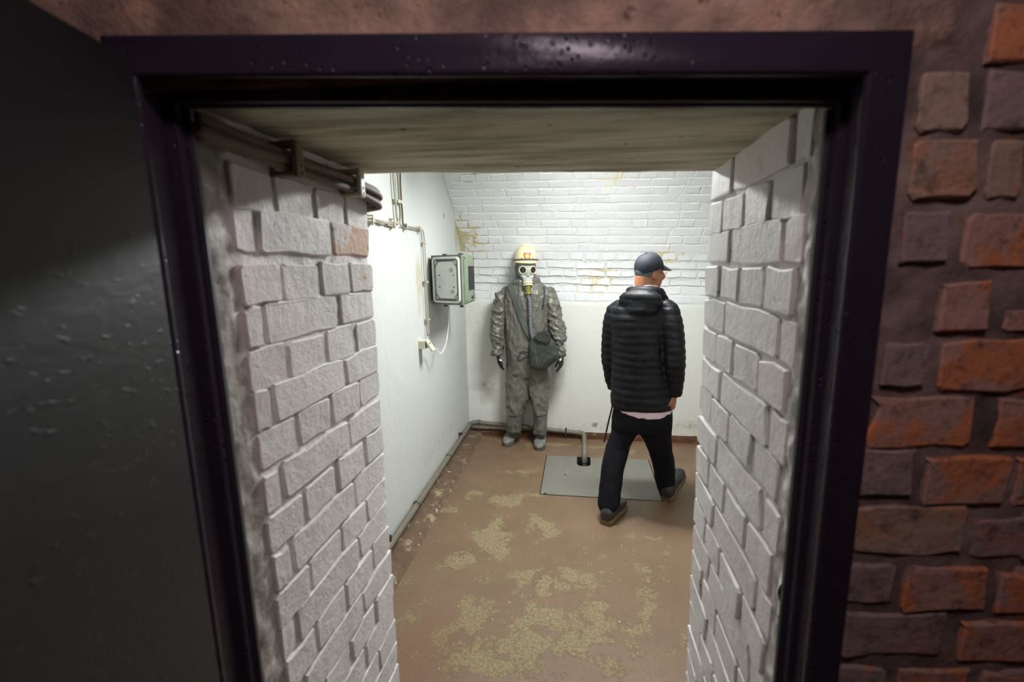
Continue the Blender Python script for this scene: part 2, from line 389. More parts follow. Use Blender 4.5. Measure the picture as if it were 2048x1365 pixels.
# --- floor
xs = np.unique(np.round(np.concatenate([np.arange(XL, XR+0.01, 0.022), [HX0, HX1, XR]]), 4))
ys = np.unique(np.round(np.concatenate([np.arange(0.50, YB+0.01, 0.022), [HY0, HY1, YB]]), 4))
P, f = grid(xs, ys, lambda u, v: np.stack([u, v, 0*u], 1))
cc = P[f].mean(1); f = f[~((cc[:, 0] > HX0) & (cc[:, 0] < HX1) & (cc[:, 1] > HY0) & (cc[:, 1] < HY1))]
x, y = P[:, 0], P[:, 1]
P[:, 2] = 0.0025*fbm(np.stack([x*3, y*3, 0*x], 1))
wr = 0.13+0.10*np.clip((2.9-y)/1.2, 0, 1)
for px, py, rx, ry, ro, am in [(985,1080,.10,.20,.15,.9),(1010,1000,.14,.10,.3,.75),(1035,945,.12,.06,0,.75),(1060,985,.10,.08,0,.5),(1075,1050,.10,.10,.4,.7),
        (1110,1075,.14,.08,.2,.6),(925,1115,.09,.12,.4,.7),(890,1020,.09,.06,0,.6),(950,990,.09,.12,-.3,.55),(1000,880,.16,.05,0,.8),(1100,890,.20,.05,0,.9),
        (1180,895,.16,.05,0,.7),(1260,905,.12,.06,0,.6),(1100,1170,.30,.12,.1,.62),(1000,1280,.34,.22,.2,.62),(1150,1270,.30,.20,0,.60),(1230,1240,.25,.16,0,.5),
        (880,1250,.25,.25,0,.30),(1060,1230,.55,.45,0,.42),(1250,1150,.35,.3,0,.36),(940,1200,.2,.2,0,.3),(1300,1080,.18,.14,0,.4),(1320,1150,.2,.15,0,.42),(900,880,.06,.10,0,.7),(1335,950,.1,.2,0,.5),(1210,1080,.12,.08,0,.4),(1030,1330,.3,.1,0,.5)]:
    c0 = on_z(px, py, 0); wr = np.maximum(wr, am*blob(x, y, c0[0], c0[1], rx*1.1, ry*1.1, ro))
q0 = on_z(850, 1320, 0); ru = blob(x, y, q0[0], q0[1], 0.16, 0.25)*0.35+blob(x, y, 1.2, 4.22, 0.9, 0.10)*0.9+blob(x, y, -0.55, 4.18, 0.35, 0.10)*0.9
me = arr_mesh('floor', P, f); set_attr(me, 'wear', wr); set_attr(me, 'rust', ru)
struct(link('floor', me, 'floor_paint', smooth=True), 'worn terracotta floor paint peeling off beige concrete')
b = MB()
z0 = -0.45
b.add([(HX0,HY0,0),(HX1,HY0,0),(HX1,HY1,0),(HX0,HY1,0),(HX0,HY0,z0),(HX1,HY0,z0),(HX1,HY1,z0),(HX0,HY1,z0)], [(0,1,5,4),(1,2,6,5),(2,3,7,6),(3,0,4,7),(4,5,6,7)])
struct(b.build('floor_pit', 'dark_metal'), 'dark pit under the grey floor hatch')

# --- left wall
P, f = grid(np.arange(0.95, YB+0.011, 0.025), np.arange(0, 2.76, 0.025), lambda u, v: np.stack([0*u+XL, u, v], 1))
y, z = P[:, 1], P[:, 2]
P[:, 0] += 0.006*fbm(np.stack([y*1.5, z*1.5, 0*z], 1))
def stain_l(lst, rad=None):
    s = 0*y
    for px, py, ry, rz, am in lst:
        c0 = on_x(px, py, XL); s = np.maximum(s, am*blob(y, z, c0[1], c0[2], ry, rz))
    return s
me = arr_mesh('wall_left', P, f)
set_attr(me, 'stain', stain_l([(838,560,.07,.18,.75),(838,600,.05,.15,.6),(912,470,.06,.14,.8),(900,430,.03,.12,.45),(905,640,.02,.5,.4),(800,860,.02,.6,.42),(770,450,.10,.03,.4),
      (930,760,.03,.5,.45),(780,830,.02,.5,.35),(860,900,.25,.20,.35)]))
set_attr(me, 'dirt', stain_l([(880,880,.7,.10,.40),(930,840,.14,.14,.35),(888,432,.018,.03,1.0)]))
wl_left = struct(link('wall_left', me, 'plaster_left', smooth=True), 'white plastered side wall with stains')

# --- back wall: brick vault face above a plastered dado
VC, VR = (2.716, 1.091), 1.524
SP = VC[1]+math.sqrt(VR**2-(YB-VC[0])**2)                # springing height
A0 = math.atan2(SP-VC[1], YB-VC[0])
def prof(s):                                               # height along the back wall profile -> y, z, tilt
    if s <= SP: return YB, s, 0.0
    a = A0+(s-SP)/VR; return VC[0]+VR*math.cos(a), VC[1]+VR*math.sin(a), a*min(1, (s-SP)/0.35)
ss = np.concatenate([np.arange(0, 1.25, 0.08), np.arange(1.25, SP+VR*(math.pi/2-A0)+0.012, 0.012)]); pr = np.array([prof(s) for s in ss])
P, f = grid(np.concatenate([np.arange(XL-0.05, 1.35, 0.012), np.arange(1.35, XR+0.06, 0.05)]), np.arange(len(ss)), lambda u, v: np.stack([u, pr[v.astype(int), 0], pr[v.astype(int), 1]], 1))
nz = 0.0045*fbm(P*13, 4)+0.0045
ti = np.array([a for _, _, a in pr]); ti = np.tile(ti, len(P)//len(ti))
P[:, 1] += np.cos(ti)*nz; P[:, 2] += np.sin(ti)*nz
wb = struct(link('wall_back', arr_mesh('wall_back', P, f), 'back_joint', smooth=True), 'white painted brick back wall curving over into a vault')
def dado(x): return 1.306-0.036*x
k = 0
while True:
    s0 = 1.345+0.0762*k
    yy, zz, tl = prof(s0)
    if yy < 3.42: break
    hdr = (k % 2 == 1); wid = 0.128 if hdr else 0.258
    xx = XL+(0.0 if hdr else 0.064)-(0.06 if k % 4 == 0 else 0)+rnd.uniform(-0.02, 0.02)
    while xx < 1.30:
        ww = wid-0.009+rnd.uniform(-0.008, 0.008)
        x0, x1 = max(xx, XL+0.004), xx+ww
        if x1-x0 > 0.04:
            xm = (x0+x1)/2; y_, z_, t_ = prof(s0-0.03*xm)
            ey = np.array([0, -math.cos(t_), -math.sin(t_)]); ez = np.array([0.03, -math.sin(t_), math.cos(t_)]); ez = _n(ez); ex = _n(np.cross(ey, ez)); ez = np.cross(ex, ey)
            m = Matrix(np.stack([ex, ey, ez], 1).tolist())
            if z_-0.036 > dado(xm)-0.02:
                mt = 'back_paint'
                put_brick('backh' if hdr else 'backs', (x1-x0, 0.066+rnd.uniform(-.003, .004)), np.array([xm, y_, z_])-ey*(0.0076+rnd.uniform(-.001, .002)), m.to_euler(), wb, mt,
                          0.12 if hdr else 0.25, 0.066, 0.0072, 0.0048, ch=0.0040, back=0.02)
        xx += wid+rnd.uniform(-0.01, 0.01)
    k += 1
# one brick with its paint gone
y_ = YB
put_brick('backh', (0.062, 0.062), (on_y(1153, 551, YB)[0], YB-0.0015, on_y(1153, 551, YB)[2]), (0, 0, math.pi), wb, 'exposed_brick', 0.12, 0.066, 0.0072, 0.0048, ch=0.0040, back=0.02)
# plastered dado
us = np.arange(XL-0.02, XR+0.03, 0.025); vv = np.linspace(0, 1, 54)
P, f = grid(us, vv, lambda u, v: np.stack([u, 0*u+YB-0.008, v*(dado(u)+0.006*fbm(np.stack([u*9, 0*u, 0*u], 1)))], 1))
nvv = len(vv); P[:, 1] += 0.004*fbm(P*3)
top = np.arange(nvv-1, len(P), nvv); P[top, 1] += 0.006
x, z = P[:, 0], P[:, 2]; st = 0*x; dt = 0*x
for px, py, rx, rz, am in [(945,620,.1,.5,.45),(960,640,.2,.10,.4),(1160,800,.3,.12,.2),(1100,860,.6,.06,.45),(1380,860,.3,.10,.45)]:
    c0 = on_y(px, py, YB); st = np.maximum(st, am*blob(x, z, c0[0], c0[2], rx, rz))
for px, py, rx, rz, am in [(978,768,.10,.05,.55),(1000,860,.7,.06,.5),(1210,850,.4,.06,.42),(1385,850,.2,.06,.5),(1190,850,.03,.03,.8)]:
    c0 = on_y(px, py, YB); dt = np.maximum(dt, am*blob(x, z, c0[0], c0[2], rx, rz))
me = arr_mesh('plaster_dado', P, f); set_attr(me, 'stain', st); set_attr(me, 'dirt', dt)
link('plaster_dado', me, 'plaster_back', wb, smooth=True)

# --- the rest of the vault, the right wall
arc = [(VC[0]+VR*math.cos(a), VC[1]+VR*math.sin(a)) for a in np.linspace(math.pi/2-0.001, math.pi/2, 2)]
arc = [(VC[0]+(VC[0]-1.0)*math.cos(a), 2.10+(VC[1]+VR-2.10)*math.sin(a)) for a in np.linspace(math.pi/2, math.pi, 16)]
P, f = grid(np.array([XL-0.05, XR+0.05]), np.arange(len(arc)), lambda u, v: np.stack([u, np.array(arc)[v.astype(int), 0], np.array(arc)[v.astype(int), 1]], 1))
struct(link('ceiling', arr_mesh('ceiling', P, f), 'back_joint', smooth=True), 'white vaulted brick ceiling of the room')
b = MB().box((XR, 0.9, 0), (XR+0.2, YB+0.1, 2.8)); struct(b.build('wall_right', 'plaster_back'), 'white plastered wall at the right end of the room')

# --- thick door wall with its two brick jambs
def jamb(name, face, out, courses, nearA, nearB, jA, jB, label):
    yn, yf = y_at(face, C_NEAR), y_at(face, C_FAR)
    mort = face-out*0.0048
    us = np.linspace(yn-0.005, yf-0.004, 88); vv = np.arange(0, 1.905, 0.0065)
    P, f = grid(us, vv, lambda u, v: np.stack([0*u+mort, u, v], 1))
    P[:, 0] += out*(0.0052*fbm(np.stack([P[:, 0]*0, P[:, 1]*22, P[:, 2]*22], 1), 4)+0.0022*fbm(np.stack([P[:, 0]*0, P[:, 1]*80, P[:, 2]*80], 1), 3))
    edge = np.clip(1-(P[:, 1]-yn)/0.05, 0, 1)
    P[:, 0] += out*edge*(0.006+0.013*fbm(np.stack([P[:, 0]*0, P[:, 1]*24, P[:, 2]*16], 1), 4))
    me = arr_mesh(name, P, f)
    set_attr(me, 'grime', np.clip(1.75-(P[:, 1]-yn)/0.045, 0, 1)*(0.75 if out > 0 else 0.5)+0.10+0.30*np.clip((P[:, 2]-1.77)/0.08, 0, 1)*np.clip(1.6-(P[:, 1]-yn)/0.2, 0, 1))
    w_ = struct(link(name, me, 'jamb_mortar', smooth=True), label)
    for i, zb in enumerate(courses):
        hdr = (i % 2 == 1)
        js = [yf+0.003]+[q+rnd.uniform(-.006, .006) for q in (jB if hdr else jA)]+[(nearB if hdr else nearA)]
        zt = min(zb+0.0695, 1.868) if i else 1.868-0.004
        if zt-zb < 0.015: continue
        for q in range(len(js)-1):
            y1, y0 = js[q]-(0.0062 if q else 0), js[q+1]+0.0062
            if y1-y0 < 0.02: continue
            mt = 'jamb_paint' if rnd.random() < 0.8 else 'jamb_paint_worn'
            if out > 0 and (i, q) == (2, 0): mt = 'exposed_brick'
            hh = zt-zb+rnd.uniform(-.003, .003); ww = y1-y0+rnd.uniform(-.004, .003)
            key = 'jh' if ww < 0.17 else 'js'
            rz = math.pi/2*(-out)+rnd.uniform(-.012, .012)
            put_brick(key, (ww, hh), (mort+out*rnd.uniform(-.002, .002), (y0+y1)/2, (zb+zt)/2), (0, 0, rz), w_, mt, 0.117 if key == 'jh' else 0.245, 0.068, 0.0060, 0.0036, ch=0.0026, back=0.05)
    return w_
zR = [1.790, 1.713, 1.6457, 1.567, 1.493, 1.417, 1.338, 1.268, 1.1855, 1.105]+[1.105-0.0765*k for k in range(1, 15)]
zL = [1.823, 1.741, 1.677, 1.591, 1.523, 1.449, 1.3825, 1.314, 1.235, 1.160, 1.084, 1.012, 0.944, 0.872, 0.796, 0.7227, 0.648, 0.575, 0.502]+[0.502-0.0745*k for k in range(1, 7)]
wjr = jamb('wall_doorway_right', JR, -1, zR, 0.700, 0.716, [1.036, 0.767], [1.091, 0.966, 0.837], 'right doorway jamb of lumpy white painted bricks')
wjl = jamb('wall_doorway_left', JL, 1, zL, 0.640, 0.640, [0.932, 0.690], [0.995, 0.868, 0.748], 'left doorway jamb of lumpy white painted bricks')
# solid cores behind the jambs, and the concrete lintel
def skew(x0, x1, c0, c1, z0, z1): 
    return [(x0, y_at(x0, c0), z0), (x1, y_at(x1, c0), z0), (x1, y_at(x1, c1), z0), (x0, y_at(x0, c1), z0), (x0, y_at(x0, c0), z1), (x1, y_at(x1, c0), z1), (x1, y_at(x1, c1), z1), (x0, y_at(x0, c1), z1)]
BF = [(0,3,2,1),(4,5,6,7),(0,1,5,4),(1,2,6,5),(2,3,7,6),(3,0,4,7)]
struct(MB().add(skew(-2.2, JL-0.012, C_NEAR, C_FAR-0.008, 0, 2.9), BF).build('wall_front_left', 'back_joint'), 'wall between corridor and room beside the left jamb')
struct(MB().add(skew(JR+0.012, 2.9, C_NEAR, C_FAR-0.008, 0, 2.9), BF).build('wall_front_right', 'back_joint'), 'wall between corridor and room beside the right jamb')
us = np.linspace(JL-0.02, JR+0.02, 90); vv = np.linspace(0, 1, 60)
P, f = grid(us, vv, lambda u, v: np.stack([u, (C_NEAR+(C_FAR-C_NEAR)*v+math.sin(SK)*u)/math.cos(SK), zlin(u)], 1))
P[:, 2] += 0.004*fbm(np.stack([P[:, 0]*4, P[:, 1]*26, 0*P[:, 0]], 1), 4)-0.006*np.clip((vv.repeat(1)[None, :]*np.ones((90, 1))).ravel()*0, 0, 1)
far = np.tile(vv, 90) > 0.985; P[far, 2] += 0.006+0.004*fbm(np.stack([P[far, 0]*30, 0*P[far, 0], 0*P[far, 0]], 1), 2)
ce = struct(link('ceiling_doorway', arr_mesh('ceiling_doorway', P, f), 'soffit', smooth=True), 'grey board-marked concrete underside of the doorway lintel')
struct(MB().add([(p[0], p[1], p[2]) for p in skew(JL-0.02, JR+0.02, C_NEAR, C_FAR-0.002, 1.885, 2.9)], BF).build('wall_front_top', 'back_joint'), 'wall above the doorway')

# --- corridor side: red brick wall round the frame
C_WALL = 0.568
def red_xy(px, py, c=C_WALL):
    p = on_plane(px, py, NW*c, NW); return p@TW, p[2]
us = np.concatenate([np.arange(0.38, 0.95, 0.007), np.arange(0.95, 2.41, 0.05)]); vv = np.concatenate([np.arange(0, 0.9, 0.05), np.arange(0.9, 1.95, 0.007), np.arange(1.95, 2.62, 0.05)])
P, f = grid(us, vv, lambda u, v: u[:, None]*TW+NW*(C_WALL+0.006)+v[:, None]*np.array([0, 0, 1.0]))
P += NW*((0.0065*fbm(P*19, 4)+0.002*fbm(P*70, 2)-0.0045)[:, None])
wr_ = struct(link('wall_corridor_right', arr_mesh('wall_corridor_right', P, f), 'red_mortar', smooth=True), 'dark mortar bed of the red brick corridor wall beside the door frame')
RED = [(1975,13,2085,123,'r'),(1835,150,1933,260,'t'),(1963,145,2105,258,'m'),(1818,285,1950,393,'t'),(1975,285,2041,393,'t'),(1800,425,1893,528,'m'),(1925,432,2085,532,'r'),
       (1875,563,1977,662,'r'),(2012,622,2100,662,'r'),(1765,683,1849,774,'m'),(1879,683,2075,780,'r'),(1736,797,1938,893,'r'),(1984,802,2110,893,'r'),(1718,900,1824,992,'m'),
       (1846,913,2015,1005,'r'),(2038,915,2130,1000,'t'),(1708,1016,1922,1106,'t'),(1948,1036,2110,1115,'m'),(1692,1126,1786,1205,'m'),(1807,1133,1970,1220,'r'),(1992,1147,2110,1222,'r'),
       (1680,1227,1885,1312,'m'),(1916,1244,2110,1318,'r'),(1660,1333,1766,1415,'m'),(1790,1340,1936,1425,'r'),(1967,1345,2110,1425,'m')]
MR = {'r': 'red_brick', 'm': 'mauve_brick', 't': 'tan_brick'}
def red_brick(s0, s1, z0, z1, kind):
    w_, h_ = s1-s0, z1-z0; key = 'rh' if w_ < 0.10 else 'rs'
    ey, ez = -NW, np.array([0, 0, 1.0]); ex = np.cross(ey, ez)
    m = Matrix(np.stack([ex, ey, ez], 1).tolist()) @ Matrix.Rotation(rnd.uniform(-.02, .02), 3, 'Y')
    put_brick(key, (w_, h_), wl((s0+s1)/2, C_WALL+0.004+rnd.uniform(-.001, .002), (z0+z1)/2), m.to_euler(), wr_, MR[kind], 0.075 if key == 'rh' else 0.13, 0.062, 0.008, 0.0042, n=9, ch=0.0028, back=0.02)
for x0, y0, x1, y1, kind in RED:
    a = red_xy(x0, (y0+y1)/2); c_ = red_xy(x1, (y0+y1)/2); m0 = red_xy((x0+x1)/2, y1); m1 = red_xy((x0+x1)/2, y0)
    red_brick(a[0], c_[0], m0[1], m1[1], kind)
zs_ = [red_xy(2050, yy)[1] for yy in (123, 260, 393, 530, 662, 780, 893, 1005, 1112, 1222, 1318, 1425)]
zs_ = [zs_[0]+0.077*k for k in range(8, 0, -1)]+zs_+[zs_[-1]-0.0765*k for k in range(1, 15)]
for i, z0 in enumerate(zs_):                          # the courses go on to the right of the frame and below it
    if z0 < 0.01: continue
    s0 = (0.612 if z0 < 1.93 else 0.46) if z0 > 1.0 else 0.425
    s0 += rnd.uniform(0, 0.05)
    while s0 < 1.35:
        L = rnd.choice((0.115, 0.235)); red_brick(s0, s0+L, z0, z0+0.063, rnd.choice('rrmt')); s0 += L+0.013
us = np.linspace(-1.6, 0.40, 160); vv = np.linspace(1.86, 2.61, 50)
P, f = grid(us, vv, lambda u, v: u[:, None]*TW+NW*C_WALL+v[:, None]*np.array([0, 0, 1.0]))
P += NW*((0.007*fbm(P*9, 4)+0.003*fbm(P*40, 3))[:, None])
struct(link('wall_corridor_top', arr_mesh('wall_corridor_top', P, f), 'lintel_plaster', smooth=True), 'rough reddish brown cement band above the door frame')
us = np.linspace(0.40, 0.62, 30); vv = np.linspace(1.845, 2.61, 60)
P, f = grid(us, vv, lambda u, v: u[:, None]*TW+NW*(C_WALL-0.001)+v[:, None]*np.array([0, 0, 1.0]))
P += NW*((0.007*fbm(P*9, 4)+0.003*fbm(P*40, 3)+0.014*np.clip((P@TW-0.47)/0.04, 0, 1)+0.02*np.clip((1.885-P[:, 2])/0.035, 0, 1))[:, None])
struct(link('wall_corridor_corner', arr_mesh('wall_corridor_corner', P, f), 'lintel_plaster', smooth=True), 'smeared cement at the top right corner of the door frame')
b = MB().box((-1.6, C_WALL, 0), (-0.47, C_NEAR, 1.88), Matrix.Rotation(SK, 4, 'Z')); struct(b.build('wall_corridor_left', 'red_mortar'), 'corridor wall hidden behind the open door')
# corridor shell behind the camera
rz = Matrix.Rotation(SK, 4, 'Z')
struct(MB().box((-1.6, -1.5, -0.05), (2.4, 0.56, 0.0), rz).build('floor_corridor', 'corridor_floor'), 'dark corridor floor')
struct(MB().box((-1.6, -1.6, 0), (2.4, -1.5, 2.6), rz).build('wall_corridor_rear', 'corridor_wall'), 'brown corridor wall opposite the door')
struct(MB().box((-1.7, -1.6, 0), (-1.6, 0.7, 2.6), rz).build('wall_corridor_end_left', 'corridor_wall'), 'brown end wall of the corridor')
struct(MB().box((2.4, -1.6, 0), (2.5, 0.7, 2.6), rz).build('wall_corridor_end_right', 'corridor_wall'), 'brown end wall of the corridor on the right')
struct(MB().box((-1.7, -1.6, 2.6), (2.5, 0.7, 2.7), rz).build('ceiling_corridor', 'corridor_wall'), 'corridor ceiling')

# --- steel door frame: one profile swept up, across and down
def ztop(base, s): return base-0.0275*s
# (half profile) left s, right s, top z at s=0, depth c
PRF = [(-0.483, 0.417, 1.902, 0.640), (-0.483, 0.417, 1.902, 0.554), (-0.4824, 0.4164, 1.9014, 0.550), (-0.480, 0.414, 1.899, 0.548)]
for q in range(5):                                                # rounded inner edge of the band
    a = math.radians(90*q/4); e_ = 0.007*(1-math.sin(a)); g_ = 0.007*(1-math.cos(a)); PRF.append((-0.447-e_, 0.3725+e_, 1.858+e_, 0.548+g_))
PRF += [(-0.449, 0.3745, 1.860, 0.560), (-0.458, 0.386, 1.869, 0.564), (-0.458, 0.388, 1.869, 0.599), (-0.449, 0.386, 1.8575, 0.600)]
for q in range(5):                                                # rounded bead of the stop
    a = math.radians(90*q/4); e_ = 0.005*(1-math.sin(a)); g_ = 0.005*(1-math.cos(a)); PRF.append((-0.4425-e_, 0.3795+e_, 1.848+e_, 0.600+g_))
PRF += [(-0.442, 0.379, 1.8475, 0.609)]
for q in range(4):
    a = math.radians(90*q/3); e_ = 0.003*(1-math.sin(a)); g_ = 0.003*(1-math.cos(a)); PRF.append((-0.4385-e_, 0.3755+e_, 1.8445+e_*0.5, 0.610+g_))
PRF += [(-0.4385, 0.3755, 1.8445, 0.618), (-0.460, 0.390, 1.868, 0.641)]
b = MB(); rows = []
for sl, s2, z_, c_ in PRF:
    rows.append([wl(sl, c_, 0.0), wl(sl, c_, ztop(z_, sl)), wl(s2, c_, ztop(z_, s2)), wl(s2, c_, 0.0)])
n = len(rows)
b.v = [tuple(p) for r in rows for p in r]
for i in range(n):
    for k in range(3): b.f.append((i*4+k, i*4+k+1, ((i+1) % n)*4+k+1, ((i+1) % n)*4+k))
fr = struct(b.build('trim_1', 'frame_paint', smooth=40), 'glossy purplish black steel door frame with rebate')
b = MB()
for s_, sg in ((-0.4385, 1), (0.3755, -1)): b.box((min(s_, s_+sg*0.0055), 0.613, 0), (max(s_, s_+sg*0.0055), 0.619, 1.842-0.0275*s_), rz)
b.build('rubber_seal', 'rubber_seal', fr)

# --- open door leaf: heavy steel, hinged on the left, swung into the corridor
e0 = wl(-0.434, 0.530, 0)
dv = on_plane(981, 512, (0, 10, 0), (0, 1, 0))-CAM; dv[2] = 0; dv = _n(dv)          # horizontal direction of the leaf, pointing into the room
dn = np.array([-dv[1], dv[0], 0])                                                     # outward (away from the opening)
ztl, zbl = 1.868, 0.03
def leaf(u, q, h): return e0-dv*u+dn*h+np.array([0, 0, q])
b = MB(); L = 0.93
R_ = [(0.0, zbl), (L, zbl), (L, ztl+0.02), (0.02, ztl+0.012), (0.0, ztl)]
b.prism(R_, 0.0, 0.05, leaf)
dr = struct(b.build('door_1', 'door_paint'), 'heavy dark grey steel door standing open towards the camera')
b = MB().prism([(-0.0, zbl), (0.018, zbl), (0.018, ztl-0.004), (0.0, ztl-0.004)], 0.05, 0.062, leaf); b.build('edge_strip', 'door_paint', dr)
for zz in (0.35, 1.45):
    p = e0+dv*0.004+dn*0.036+np.array([0, 0, zz]); MB().lathe([(0.008, 0), (0.008, 0.10)], p, (0, 0, 1), 12).build('hinge', 'frame_paint', dr, smooth=40)

# ------------------------------------------------------------------ skirtings
b = MB(); cs = [(XL, 0.0), (-0.93, 0.0), (-0.955, 0.028), (-1.035, 0.040), (XL+0.012, 0.085), (XL, 0.085)]
ys_ = np.linspace(1.08, YB, 140)
rings = []
for yy in ys_:
    pts = np.array([(u, yy, v) for u, v in cs]); nn = fbm(pts*np.array([20, 14, 20])+3, 4); pts[1:5, 0] += 0.010*nn[1:5]; pts[2:5, 2] += 0.006*nn[2:5]
    rings.append(pts)
b.loft(rings); struct(b.build('baseboard_left', 'skirting'), 'crumbling brown skirting ledge along the left wall')
b = MB(); rings = []
for xx in np.linspace(XL, XR, 130):
    pts = np.array([(xx, YB, 0), (xx, YB-0.035, 0), (xx, YB-0.026, 0.035), (xx, YB-0.010, 0.058), (xx, YB, 0.058)]); nn = fbm(pts*18+9, 4); pts[1:4, 1] += 0.006*nn[1:4]; pts[2:4, 2] += 0.008*nn[2:4]; rings.append(pts)
b.loft(rings); struct(b.build('baseboard_back', 'rust_skirting'), 'rusty brown skirting along the back wall')

# ------------------------------------------------------------------ lamps
def emit(name, col, strength):
    t = NT(name); t.b.inputs['Emission Color'].default_value = col; t.b.inputs['Emission Strength'].default_value = strength
    MAT[name] = t.done((0.8, 0.8, 0.8), 0.5)
emit('room_light', ROOM_COLOUR, ROOM_LAMP); emit('corridor_light', CORRIDOR_COLOUR, CORRIDOR_LAMP)
simple('white_enamel', (0.75, 0.75, 0.73), 0.35)
LX, LY, LZ = 0.12, 2.86, 2.41
t_ = thing('ceiling_lamp', 'white fluorescent ceiling lamp with opal diffuser under the vault', 'lamp', (LX, LY, LZ))
tm = Matrix.Translation((LX, LY, LZ)) @ Matrix.Rotation(math.radians(-24), 4, 'X')     # tipped towards the doorway
MB().bevbox((-0.34, -0.065, 0.002), (0.34, 0.065, 0.05), 0.008, tm).build('housing', 'white_enamel', t_)
rr_ = [[tuple(tm @ Vector((x_, 0.05*math.cos(a), -0.05*math.sin(a)))) for a in np.linspace(0, math.pi, 19)] for x_ in (-0.30, 0.30)]
MB().loft(rr_).build('diffuser', 'room_light', t_, smooth=50)
MB().bevbox((-0.33, 0.071, -0.013), (0.33, 0.075, 0.03), 0.0015, tm).build('added_shield', 'white_enamel', t_)  # unseen lip, added to keep direct light off the upper back wall
for x_ in (-0.315, 0.315): MB().bevbox((x_-0.014, -0.065, -0.066), (x_+0.014, 0.066, 0.004), 0.006, tm).build('end_cap', 'white_enamel', t_)  # unseen caps, made deep to hold light off the left wall
for q in (-0.22, 0.22): MB().tube([(LX+q, LY, LZ+0.03), (LX+q, LY, 2.61)], 0.006).build('rod', 'white_enamel', t_)
CLX, CLY, CLZ = 0.05, 0.0, 2.28
t_ = thing('corridor_lamp', 'round bulkhead lamp on the corridor ceiling behind the camera', 'lamp', (CLX, CLY, CLZ))
MB().lathe([(0.02, 0.325), (0.02, 0.075), (0.12, 0.07), (0.12, 0.04), (0.095, 0.04)], (CLX, CLY, CLZ), (0, 0, 1), 28).build('housing', 'white_enamel', t_, smooth=40)
MB().lathe([(0.001, 0.0), (0.05, 0.004), (0.08, 0.018), (0.094, 0.04)], (CLX, CLY, CLZ), (0, 0, 1), 28).build('glass', 'corridor_light', t_, smooth=True)
# ================================================================== fittings of the room
simple('hatch_grey', sr(116, 114, 104), 0.5, bs=0.25, scale=60, var=0.10)
simple('pipe_grey', sr(112, 106, 92), 0.55, bs=0.2, scale=90, var=0.18)
simple('pipe_collar', sr(92, 88, 78), 0.55)
simple('cable_cream', sr(176, 170, 152), 0.5, var=0.15)
simple('cable_grey', sr(150, 146, 134), 0.5, var=0.15)
simple('cable_dusty', sr(112, 98, 82), 0.75, bs=0.3, var=0.3)
simple('clamp_cream', sr(190, 184, 164), 0.5)
simple('clamp_dusty', sr(126, 112, 88), 0.7, bs=0.3, var=0.25)
simple('iron', (0.05, 0.045, 0.04), 0.5, metal=0.3)
simple('black_plastic', (0.012, 0.012, 0.013), 0.4)
simple('ivory_plastic', sr(205, 202, 182), 0.4)
simple('white_cord', sr(225, 226, 230), 0.4)
simple('steel', sr(165, 165, 160), 0.35, metal=0.8)
t = NT('aluminium'); n = t.noise(9, 5, 0.6)
MAT['aluminium'] = t.done(t.mix(n, sr(180, 182, 176), sr(216, 218, 213)), 0.38, t.bump(t.noise(60, 4), 0.15, 0.002), metal=0.12)
t = NT('box_green'); n = t.noise(14, 5, 0.65)
c = t.mix(n, sr(96, 106, 90), sr(140, 152, 132)); c = t.mix(t.step(t.noise(34, 5, 0.7), 0.60, 0.68), c, sr(70, 72, 62)); c = t.mix(t.step(t.noise(20, 4), 0.68, 0.74), c, sr(170, 162, 90))
MAT['box_green'] = t.done(c, 0.45, t.bump(t.noise(70, 4), 0.2, 0.002), metal=0.15)

simple('box_rim', sr(104, 110, 98), 0.45, bs=0.2, var=0.25)
# --- floor hatch
nx0, nx1 = on_z(1154, 925, 0)[0], on_z(1181, 925, 0)[0]; ny = on_z(1167, 934, 0)[1]
g = 0.007; poly = [(HX0+g, HY0+g), (HX1-g, HY0+g), (HX1-g, HY1-g), (nx1, HY1-g), (nx1, ny+0.04), (nx1-0.012, ny+0.012), (nx1-0.035, ny), (nx0+0.035, ny), (nx0+0.012, ny+0.012), (nx0, ny+0.04), (nx0, HY1-g), (HX0+g, HY1-g)]
t_ = thing('floor_hatch', 'grey metal floor hatch with a notch for the drain pipe', 'hatch', ((HX0+HX1)/2, (HY0+HY1)/2, 0))
MB().prism(poly, -0.012, 0.004, lambda u, v, h: (u, v, h)).build('plate', 'hatch_grey', t_)
p = on_z(1130, 950, 0.004); MB().lathe([(0.008, 0), (0.008, 0.002), (0.002, 0.003)], p, (0, 0, 1), 12).build('bolt', 'black_plastic', t_)
p = on_z(1090, 988, 0.004); MB().lathe([(0.012, 0), (0.011, 0.002)], p, (0, 0, 1), 12).build('lifting_hole', 'black_plastic', t_)
# rim the plate lies on
b = MB()
for lo, hi in [((HX0, HY0), (HX1, HY0+0.03)), ((HX0, HY0+0.03), (HX0+0.03, HY1)), ((HX1-0.03, HY0+0.03), (HX1, HY1))]: b.box((*lo, -0.04), (*hi, -0.0125))
b.build('rim', 'dark_metal', t_)

